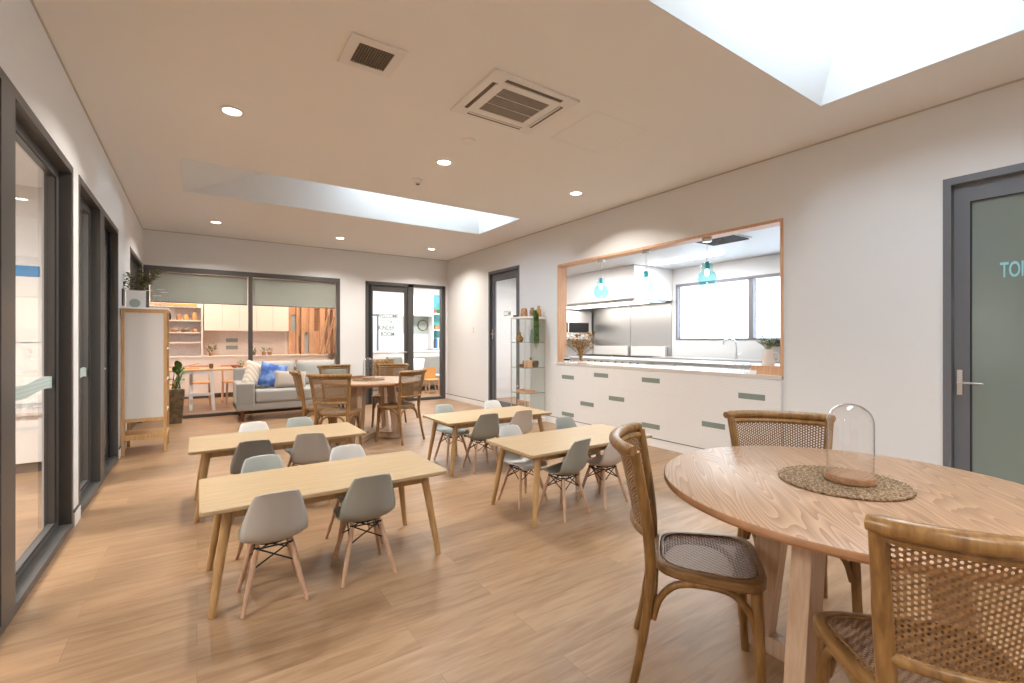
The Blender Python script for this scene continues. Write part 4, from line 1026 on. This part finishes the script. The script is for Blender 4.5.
box('tray_base', 'timber', -.07, .10, -.14, .14, 0, .008, o); m = MB(); m.box(-.07, -.062, -.14, .14, .008, .04); m.box(.092, .10, -.14, .14, .008, .04); m.box(-.062, .092, -.14, -.132, .008, .04); m.box(-.062, .092, .132, .14, .008, .04); m.build('tray_rim', 'timber', o)
random.seed(2)
for k in range(6):
    b_ = MB().ball((0, 0, 0), .018, 2, (1, 1.3, .9)).build('toy_pebble', ('terracotta', 'coaster', 'straw_dark')[k % 3], None, smooth=True, loc=(4.19+.035*(k % 2), 5.78+.04*k, .481)); tag(b_, 'small brown toy pebble lying in the timber tray', 'toy', 'toy pebbles in the tray on the lower shelf')
dn = empty('peg_doll', (4.20, 6.06, .456), 0, 'small painted doll standing beside the toy tray on the lower glass shelf', 'doll')
MB().lathe([(0, 0), (.022, 0), (.02, .05), (.012, .07), (0, .072)], seg=14).build('body', 'dolls', dn, smooth=True); MB().ball((0, 0, .085), .016, 2).build('head', 'timber', dn, smooth=True)
pf = empty('picture_frame', (4.20, 5.91, .07), 0, 'framed colourful picture standing in the bottom of the glass cabinet', 'picture frame')
box('picture', 'photo', .002, .006, -.12, .12, .02, .24, pf)
m = MB(); m.box(-.006, .012, -.14, -.115, 0, .26); m.box(-.006, .012, .115, .14, 0, .26); m.box(-.006, .012, -.115, .115, .235, .26); m.box(-.006, .012, -.115, .115, 0, .025); m.build('frame', 'timber', pf)

# ------------------------------------------------------------------ ROOM BEHIND THE BACK WINDOW
BY = 12.75
S(box('wall_backroom_far', 'warmwhite', -3.0, 3.1, BY, BY+.15, 0, 3.0)); S(box('wall_backroom_left', 'warmwhite', -3.15, -3.0, 9.35, BY+.15, 0, 3.0))
S(box('ceiling_backroom', 'ceiling', -3.15, 8.3, 9.35, BY+.15, 3.0, 3.1)); S(box('wall_partition', 'kwhite', 3.0, 3.1, 9.35+1.2, BY, 0, 3.0))
S(box('wall_kinder_far', 'kwhite', 3.1, 8.2, BY, BY+.15, 0, 3.0)); S(box('wall_kinder_right', 'kwhite', 8.2, 8.35, 9.2, BY+.15, 0, 3.0))
S(box('wall_kinder_near', 'kwhite', 4.67, 8.2, 9.2, 9.35, 0, 3.0))
uc = empty('upper_cabinets', (0, 0, 0), 0, 'row of warm white overhead cupboards seen through the back window', 'cabinets')
for k in range(5): box('cupboard_door', 'warmwhite', .13+k*.342, .13+(k+1)*.342-.006, BY-.37, BY-.352, 1.48, 2.36, uc, bevel=.002)
box('carcass', 'warmwhite', .13, 1.84, BY-.35, BY-.001, 1.48, 2.36, uc)
S(box('wall_splash_tiles', 'tile', .13, 1.80, BY-.012, BY-.001, .92, 1.48))
lc = empty('kitchenette_bench', (0, 0, 0), 0, 'long warm white bench with cupboards along the far wall of the back room', 'bench')
box('worktop', 'warmwhite', -1.4, 2.7, BY-.62, BY-.013, .885, .92, lc, bevel=.002)
for k in range(8): box('cupboard_door', 'warmwhite', -1.4+k*.512, -1.4+(k+1)*.512-.006, BY-.60, BY-.585, .10, .88, lc)
box('carcass', 'warmwhite', -1.4, 2.7, BY-.584, BY-.013, .10, .884, lc); box('plinth', 'gap', -1.4, 2.7, BY-.55, BY-.013, 0, .10, lc)
op = empty('open_shelving', (0, 0, 0), 0, 'open white shelving with toys at the far left behind the back window', 'shelving')
m = MB(); m.box(-1.30, -1.27, BY-.37, BY-.001, .92, 2.10); m.box(.08, .11, BY-.37, BY-.001, .92, 2.10); m.build('side', 'warmwhite', op)
box('backing', 'tile', -1.27, .08, BY-.02, BY-.001, .92, 2.0, op); box('top', 'warmwhite', -1.27, .08, BY-.37, BY-.001, 1.98, 2.30, op)
for z in (1.20, 1.42, 1.68): box('shelf', 'warmwhite', -1.27, .08, BY-.36, BY-.02, z, z+.025, op)
o = tag(box('timber_rod', 'orange', -.90, .00, BY-.388, BY-.369, 2.02, 2.06), 'orange timber strip along the top of the open shelving', 'rail')
random.seed(14)
for k, (x, z, mt, hh, r) in enumerate(((-.50, 1.705, 'black', .14, .04), (-.33, 1.705, 'terracotta', .12, .05), (-.20, 1.705, 'orange', .12, .05), (-.05, 1.705, 'brass', .17, .06), (-.58, 1.445, 'planter', .07, .07), (-.40, 1.445, 'coaster', .08, .07), (-.22, 1.445, 'planter', .08, .08), (-.04, 1.445, 'terracotta', .07, .06))):
    lt('shelf_pot', mt, [(0, 0), (r*.8, 0), (r, hh*.5), (r*.7, hh), (0, hh*.95)], (x, BY-.30, z), 'small %s pot on the %s shelf of the open shelving' % ({'black': 'black', 'terracotta': 'brown', 'orange': 'orange', 'brass': 'amber', 'planter': 'dark brown', 'coaster': 'dark timber'}[mt], 'upper' if z > 1.6 else 'lower'), 'pot', 'pots on the open shelving')
def bush(loc, mat, r, n, lab, potmat, hh=.12, nm='small_plant'):
    e = empty(nm, loc, 0, lab, 'potted plant'); MB().lathe([(0, 0), (.04, 0), (.05, hh*.6), (0, hh*.55)], seg=14).build('pot', potmat, e, smooth=True)
    b = MB()
    for k in range(n):
        a = random.uniform(0, 2*PI); q = random.uniform(.1, 1); b.leaf((math.cos(a)*r*q*.5, math.sin(a)*r*q*.5, hh*.5+random.random()*r), (math.cos(a), math.sin(a), random.uniform(.2, 1.4)), r*.7, r*.28)
    b.build('foliage', mat, e)
bush((-.62, BY-.35, 1.225), 'leaf', .09, 30, 'dark leafy plant on the lowest shelf of the open shelving', 'terracotta')
bush((.26, BY-.45, .92), 'leaf_grey', .15, 30, 'small succulent pot on the back room bench', 'terracotta')
bush((1.08, BY-.45, .92), 'leaf', .10, 30, 'dark pot plant on the bench beside the window mullion', 'planter')
bush((1.30, BY-.45, .92), 'herb', .09, 26, 'low green plant on the back room bench', 'coaster')
bush((1.42, BY-.45, .92), 'leaf_grey', .09, 26, 'low olive plant on the bench beside the green plant', 'coaster')
for k, (x, z) in enumerate(((.68, 1.22), (.68, 1.05))):
    tag(box('power_outlet', 'sage', x-.12, x+.12, BY-.022, BY-.0125, z, z+.09, bevel=.002), ('upper' if k == 0 else 'lower')+' grey double power outlet on the back room splashback', 'power outlet')
# timber batten screen
bs = empty('batten_screen', (0, 0, 0), 0, 'orange timber batten screen with staggered openings at the right of the back room', 'timber screen')
box('frame_panel', 'kwhite', 1.86, 2.99, BY-.06, BY-.02, .92, 2.9, bs)
random.seed(8)
xs = 1.87; k = 0
while xs < 2.95:
    w = random.choice((.05, .07, .09, .12)); z0, z1 = .92, 2.9
    m = MB()
    if k % 2 == 1:
        g0 = random.choice((.921, .921, 1.25, 1.5)); g1 = g0+random.uniform(.35, .75)
        m.box(xs, xs+w, BY-.12, BY-.061, z0, g0) if g0 > z0+.02 else None; m.box(xs, xs+w, BY-.12, BY-.061, g1, z1)
        box('blue_panel', 'skyblue' if k % 4 == 1 else 'coaster', xs, xs+w, BY-.066, BY-.0605, g0, g1, bs)
    else: m.box(xs, xs+w, BY-(.14, .26, .20)[k % 3], BY-.061, z0, z1)
    m.build('batten', 'batten', bs); xs += w+.004; k += 1
for a, b in (((2.50, BY-.60, .925), (2.76, BY-.31, 1.9)), ((2.62, BY-.60, .925), (2.90, BY-.31, 1.85))):
    tag(MB().bar(a, b, .05, .03).build('leaning_plank', 'coaster'), 'dark brown plank leaning against the batten screen', 'plank', 'dark planks leaning against the batten screen')
# trestle table and chairs behind the window
tt = empty('trestle_table', (.05, 10.45, 0), 0, 'timber topped table on white trestle legs behind the back window', 'table')
box('tabletop', 'timber', -.75, .75, -.42, .42, .71, .74, tt, bevel=.003)
for sx in (-.14, .60):
    tl = empty('trestle', (sx, 0, 0)); tl.parent = tt
    for sy in (-1, 1): MB().bar((0, sy*.15, .70), (0, sy*.36, 0), .05, .04, (0, 1, 0)).build('leg', 'white', tl)
    m = MB(); m.box(-.02, .02, -.30, .30, .24, .29); m.box(-.03, .03, -.2, .2, .66, .71); m.build('crossbar', 'white', tl)
for sx in (-.24, .02, ):
    pass
m = MB(); m.bar((-.27, -.40, .70), (-.36, -.44, 0), .055, .035, (0, 1, 0)); m.build('front_leg', 'white', tt)
m = MB(); m.bar((.16, -.40, .70), (.20, -.48, 0), .055, .035, (0, 1, 0)); m.build('front_leg', 'white', tt)
m = MB(); m.box(-.33, .19, -.44, -.41, .27, .32); m.box(-.30, .19, -.42, -.39, .66, .71); m.build('front_crossbar', 'white', tt)
def play_chair():
    t = empty('timber_play_chair', (0, 0, 0), 0, None, 'chair', 'timber chairs around the trestle table')
    box('seat', 'orange', -.18, .18, -.18, .18, .42, .44, t, bevel=.004)
    for sx in (-1, 1):
        for sy in (-1, 1): MB().bar((sx*.155, sy*.155, .42), (sx*.17, sy*.17, 0), .03, .03).build('leg', 'timber', t)
    for s in (-1, 1): MB().bar((s*.155, .16, .44), (s*.16, .20, .76), .03, .02, (0, 1, 0)).build('back_post', 'timber', t)
    m = MB(); m.box(-.17, .17, .175, .195, .66, .76); m.build('backrest', 'timber', t); return t
pc = play_chair()
for i, (x, y, r, lb) in enumerate(((.05, 11.05, 0, 'timber chair behind the middle of the trestle table'), (.62, 11.0, .2, 'timber chair behind the right end of the trestle table'), (-.50, 11.05, -.1, 'timber chair behind the left end of the trestle table'), (-.55, 9.82, PI, 'timber chair in front of the trestle table beside the green plant'))):
    t = pc if i == 0 else copy_tree(pc)
    t.location = (x, y, 0); t.rotation_euler.z = r; t['label'] = lb
lt('small_cup', 'planter', [(0, 0), (.03, 0), (.035, .09), (0, .085)], (.22, 10.30, .74), 'small dark cup on the trestle table', 'cup')
lt('red_bowl', 'red', [(0, .004), (.03, .004), (.07, .05), (.073, .05), (.035, 0), (0, 0)], (.60, 10.35, .74), 'small red bowl on the right of the trestle table', 'bowl')
bush((.70, 10.4, .74), 'herb', .09, 24, 'small green plant on the right end of the trestle table', 'coaster', .06)
o = empty('timber_easel_toy', (-.12, 10.35, .74), 0, 'small orange timber frame toy on the trestle table', 'toy')
m = MB(); m.bar((-.12, 0, 0), (-.12, 0, .12), .02, .02, (0, 1, 0)); m.bar((-.12, 0, .03), (.15, 0, .10), .015, .015); m.box(-.14, .16, -.02, .02, 0, .012); m.build('toy_frame', 'orange', o)

# ------------------------------------------------------------------ KINDER ROOM BEHIND THE GLASS DOOR
f = MB(); f.box(3.75, 3.79, BY-.04, BY-.001, .55, 1.98); f.box(4.10, 4.15, BY-.04, BY-.001, .55, 1.98); f.box(3.79, 4.10, BY-.04, BY-.001, 1.93, 1.98)
o = S(f.build('window_6', 'frame2')); S(box('window_pane', plain('pale_daylit_blind', (.62, .70, .80), .6), 3.79, 4.10, BY-.03, BY-.012, .55, 1.93, o))
hw = empty('low_white_cabinet', (0, 0, 0), 0, 'long low white cabinet across the kinder room', 'cabinet')
box('carcass', 'kwhite', 3.3, 7.6, 11.6, 12.1, .02, .95, hw); box('worktop', 'white', 3.28, 7.62, 11.57, 12.1, .95, .98, hw)
for k in range(6): box('cupboard_door', 'kwhite', 3.3+k*.717, 3.3+(k+1)*.717-.006, 11.58, 11.6, .06, .93, hw)
wc = empty('wall_cupboard', (0, 0, 0), 0, 'white overhead wall cupboard seen through the door sidelight', 'cupboard')
box('carcass', 'kwhite', 4.95, 5.60, 12.35, 12.749, 1.95, 2.55, wc); box('cupboard_door', 'white', 4.955, 5.595, 12.33, 12.35, 1.955, 2.545, wc)
S(box('wall_grey_splash', 'txt_grey', 4.85, 5.65, 12.735, 12.749, 1.45, 1.95))
wr = MB().tube([(5.46+.15*math.cos(2*PI*k/24), 12.716, 1.70+.15*math.sin(2*PI*k/24)) for k in range(24)], .02, 6, closed=True).build('leaf_wreath', 'leaf_grey', None, smooth=True); tag(wr, 'dark round wreath on the grey kinder room splashback', 'wreath')
bsf = empty('book_shelving', (0, 0, 0), 0, 'teal backed shelving with books and toys at the right of the sidelight', 'shelving')
box('backing', 'teal_wall', 5.66, 6.6, 12.72, 12.749, 1.0, 2.6, bsf); 
for z in (1.55, 2.02, 1.0): box('shelf', 'white', 5.66, 6.6, 12.42, 12.72, z, z+.03, bsf)
box('side', 'kwhite', 5.63, 5.66, 12.42, 12.749, 1.0, 2.6, bsf)
for k, c in enumerate(('frame', 'blue', 'paper', 'frame', 'blue', 'black')):
    tag(box('book', c, 5.70+k*.055, 5.74+k*.055, 12.45, 12.65, 1.03, 1.03+.26+.02*(k % 3)), '%s upright book in the lowest bay of the teal shelving' % {'frame': 'dark grey', 'blue': 'blue', 'paper': 'white', 'black': 'black'}[c], 'book', 'books on the teal shelving')
lt('toy_basket', 'terracotta', [(0, 0), (.10, 0), (.13, .12), (0, .11)], (5.85, 12.55, 1.58), 'brown toy basket on the middle teal shelf', 'basket')
lt('green_toy', 'leaf', [(0, 0), (.07, 0), (.09, .1), (0, .12)], (5.92, 12.58, 2.05), 'green toy on the top teal shelf', 'toy'); lt('pink_toy', 'red', [(0, 0), (.06, 0), (.06, .1), (0, .11)], (5.75, 12.58, 2.05), 'pink red toy on the top teal shelf', 'toy')
ks = empty('kinder_settee', (0, 0, 0), 0, 'low grey settee seen through the glass sidelight', 'settee')
box('base', 'sofa_arm', 3.95, 5.6, 10.9, 11.5, .12, .38, ks, bevel=.03); box('backrest', 'sofa_arm', 3.95, 5.6, 11.38, 11.55, .38, .85, ks, bevel=.03); box('arm', 'easel', 3.93, 3.98, 10.9, 11.5, .05, .66, ks)
for x in (4.05, 5.5): box('foot', 'walnut', x-.03, x+.03, 10.95, 11.0, 0, .12, ks)
soft('settee_cushion', 'ceramic', .62, .44, .14, None, (4.55, 11.20, .62), (-.3, .15, 0), label='large white cushion on the settee behind the sidelight', cat='cushion')
soft('settee_cushion', 'teal_cushion', .40, .30, .10, None, (4.30, 11.05, .52), (-.3, 0, 0), label='pale teal cushion in front of the white cushion behind the glass', cat='cushion')
kcx = empty('orange_play_chair', (4.72, 10.42, 0), 0, 'small orange timber toddler chair behind the glass sidelight', 'chair')
box('seat', 'orange', -.17, .17, -.15, .15, .30, .325, kcx); MB().quadbox([(-.14, .13, .33), (.14, .13, .33), (.14, .15, .33), (-.14, .15, .33), (-.17, .16, .60), (.17, .16, .60), (.17, .18, .60), (-.17, .18, .60)]).build('backrest', 'orange', kcx)
for s in ((-.13, -.1), (.13, -.1), (-.13, .1), (.13, .1)): MB().tube([(s[0], s[1], 0), (s[0]*.9, s[1]*.9, .30)], .016, 8).build('leg', 'timber', kcx)
wk = empty('wicker_tub_chair', (3.50, 10.6, 0), 0, 'straw coloured wicker tub chair seen through the glass door', 'chair')
def tub(u, v): a = -.3+u*(PI+.6); r = .26+.05*v; return (r*math.cos(a), r*math.sin(a), .20+.62*v)
MB().grid(tub, 20, 6).build('woven_back', 'straw', wk, smooth=True, solid=.02); MB().lathe([(0, .36), (.25, .36), (.25, .42), (0, .43)], seg=24).build('seat', 'straw', wk, smooth=True)
for a in (.4, PI-.4, -1.1, -2.0): MB().tube([(.24*math.cos(a), .24*math.sin(a), 0), (.22*math.cos(a), .22*math.sin(a), .38)], .014, 8).build('leg', 'easel', wk)

# ------------------------------------------------------------------ ROOM BEHIND THE LEFT GLASS
S(box('wall_leftroom_far', 'wall', -5.2, -.85, 6.75, 6.9, 0, 2.9)); S(box('wall_leftroom_outer', 'wall', -5.35, -5.2, -3.75, 7.0, 0, 2.9))
S(box('wall_leftroom_near', 'wall', -5.2, -.85, -3.75, -3.6, 0, 2.9)); S(box('ceiling_leftroom', 'wall', -5.35, -.85, -3.75, 6.9, 2.85, 3.0))
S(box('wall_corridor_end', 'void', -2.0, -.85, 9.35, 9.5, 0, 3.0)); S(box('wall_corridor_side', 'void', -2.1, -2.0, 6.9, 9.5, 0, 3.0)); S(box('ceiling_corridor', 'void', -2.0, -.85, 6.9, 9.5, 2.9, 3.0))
ch = empty('wall_charts', (0, 0, 0), 0, 'large white paper chart with a blue heading pinned in the room behind the left glass', 'chart')
box('sheet', 'paper', -1.75, -1.10, 6.735, 6.749, 1.25, 2.05, ch); box('heading', 'blue', -1.72, -1.35, 6.728, 6.734, 1.92, 2.03, ch); box('sheet', 'paper', -1.75, -1.10, 6.735, 6.749, .62, 1.21, ch)
lcb = empty('white_storage_bench', (0, 0, 0), 0, 'low white storage bench in the room behind the left glass', 'bench')
box('carcass', 'white', -4.0, -1.0, 6.25, 6.70, .1, .55, lcb, bevel=.003); box('top', 'bench', -4.02, -.98, 6.22, 6.71, .55, .58, lcb); box('plinth', 'gap', -3.95, -1.05, 6.3, 6.7, 0, .1, lcb)
# toilet corridor and store beyond the right-hand doors
S(box('wall_toilet_back', 'kwhite', 6.4, 6.5, -1.0, 1.2, 0, 2.8)); S(box('wall_toilet_side', 'kwhite', 4.67, 6.5, -1.1, -1.0, 0, 2.8)); S(box('ceiling_toilet', 'kwhite', 4.67, 6.5, -1.1, 1.2, 2.7, 2.8))

# ------------------------------------------------------------------ LIGHTS
def area(name, loc, sx, sy, power, c=(1, .95, .88), rot=(0, 0, 0), shape='RECTANGLE', spread=PI, portal=False):
    l = bpy.data.lights.new(name, 'AREA'); l.shape = shape; l.size = sx
    if shape == 'RECTANGLE': l.size_y = sy
    l.energy = power; l.color = c; l.spread = spread
    if portal: l.cycles.is_portal = True
    o = bpy.data.objects.new(name, l); col.objects.link(o); o.location = loc; o.rotation_euler = rot; return o
for x, y, w in spots+[(.22, -1.2, ''), (2.0, -1.2, ''), (3.7, -1.2, '')]:  # the last row is added lamps, unseen behind the camera, with no fittings
    area('downlight_beam', (x, y, H-.012), .12, .12, 11, (1, .94, .86), shape='DISK', spread=2.4)
for x, y in ((-1.0, 10.6), (1.2, 10.6), (0, 11.8), (2.2, 11.6)): area('backroom_fill', (x, y, 2.96), .5, .5, 12.5, (1, .78, .60))  # unseen area lights added to give the back room its warm light
area('kinder_fill', (4.6, 10.9, 2.96), 1.6, .3, 42, (1, .98, .96)); area('kinder_fill', (6.4, 11.2, 2.96), 1.6, .3, 26, (1, .98, .96))  # unseen area lights added to brighten the kinder room
area('kitchen_strip_and_fill', (7.05, 5.1, 2.66), .2, 1.3, 14, (1, .99, .97)); area('kitchen_strip_and_fill', (5.6, 3.4, 2.66), .3, 1.2, 8, (1, .99, .97)); area('kitchen_strip_and_fill', (5.8, 6.9, 2.66), .3, 1.2, 22, (1, .99, .97))  # first one serves the strip light, the other two are added without fittings
area('leftroom_fill', (-2.6, 4.6, 2.8), 1.2, .6, 62, (1, .95, .88)); area('leftroom_fill', (-2.6, 1.5, 2.8), 1.2, .6, 62, (1, .95, .88))  # unseen area lights added to brighten the room behind the left glass
area('toilet_lamp', (5.5, .4, 2.66), .4, .4, 15)
# daylight portals at the skylights, the added one included, and the kitchen window
for ya in (5.43, .39, -2.89): area('skylight_portal', (2.68, ya+.59, H+.90), 1.95, .62, 1, rot=(0, 0, 0), portal=True)
area('window_portal', (KX+.16, 3.77, 1.83), 1.12, 4.34, 1, rot=(0, PI/2, 0), portal=True)

w = bpy.data.worlds.new('sky'); scn.world = w; w.use_nodes = True
bg = w.node_tree.nodes['Background']; bg.inputs[0].default_value = (.76, .89, 1.0, 1); bg.inputs[1].default_value = 7.8

# ------------------------------------------------------------------ CAMERA
cd = bpy.data.cameras.new('camera'); cam = bpy.data.objects.new('camera', cd); col.objects.link(cam)
cam.location = (0, 0, 1.27); cd.sensor_width = 36; cd.lens = 466/1024*36; cd.shift_y = -1.5/1024
th = math.atan((512-197)/466); cam.rotation_euler = (PI/2, 0, -th); cd.clip_start = .02
scn.camera = cam
scn.view_settings.view_transform = 'Standard'; scn.view_settings.look = 'None'; scn.view_settings.gamma = 1
scn.view_settings.use_curve_mapping = False; scn.view_settings.exposure = 1.52
scn.cycles.use_denoising = True
scn.cycles.max_bounces = 10; scn.cycles.transparent_max_bounces = 24; scn.cycles.diffuse_bounces = 5; scn.cycles.glossy_bounces = 4
scn.cycles.sample_clamp_indirect = 8; scn.cycles.caustics_reflective = False; scn.cycles.caustics_refractive = False
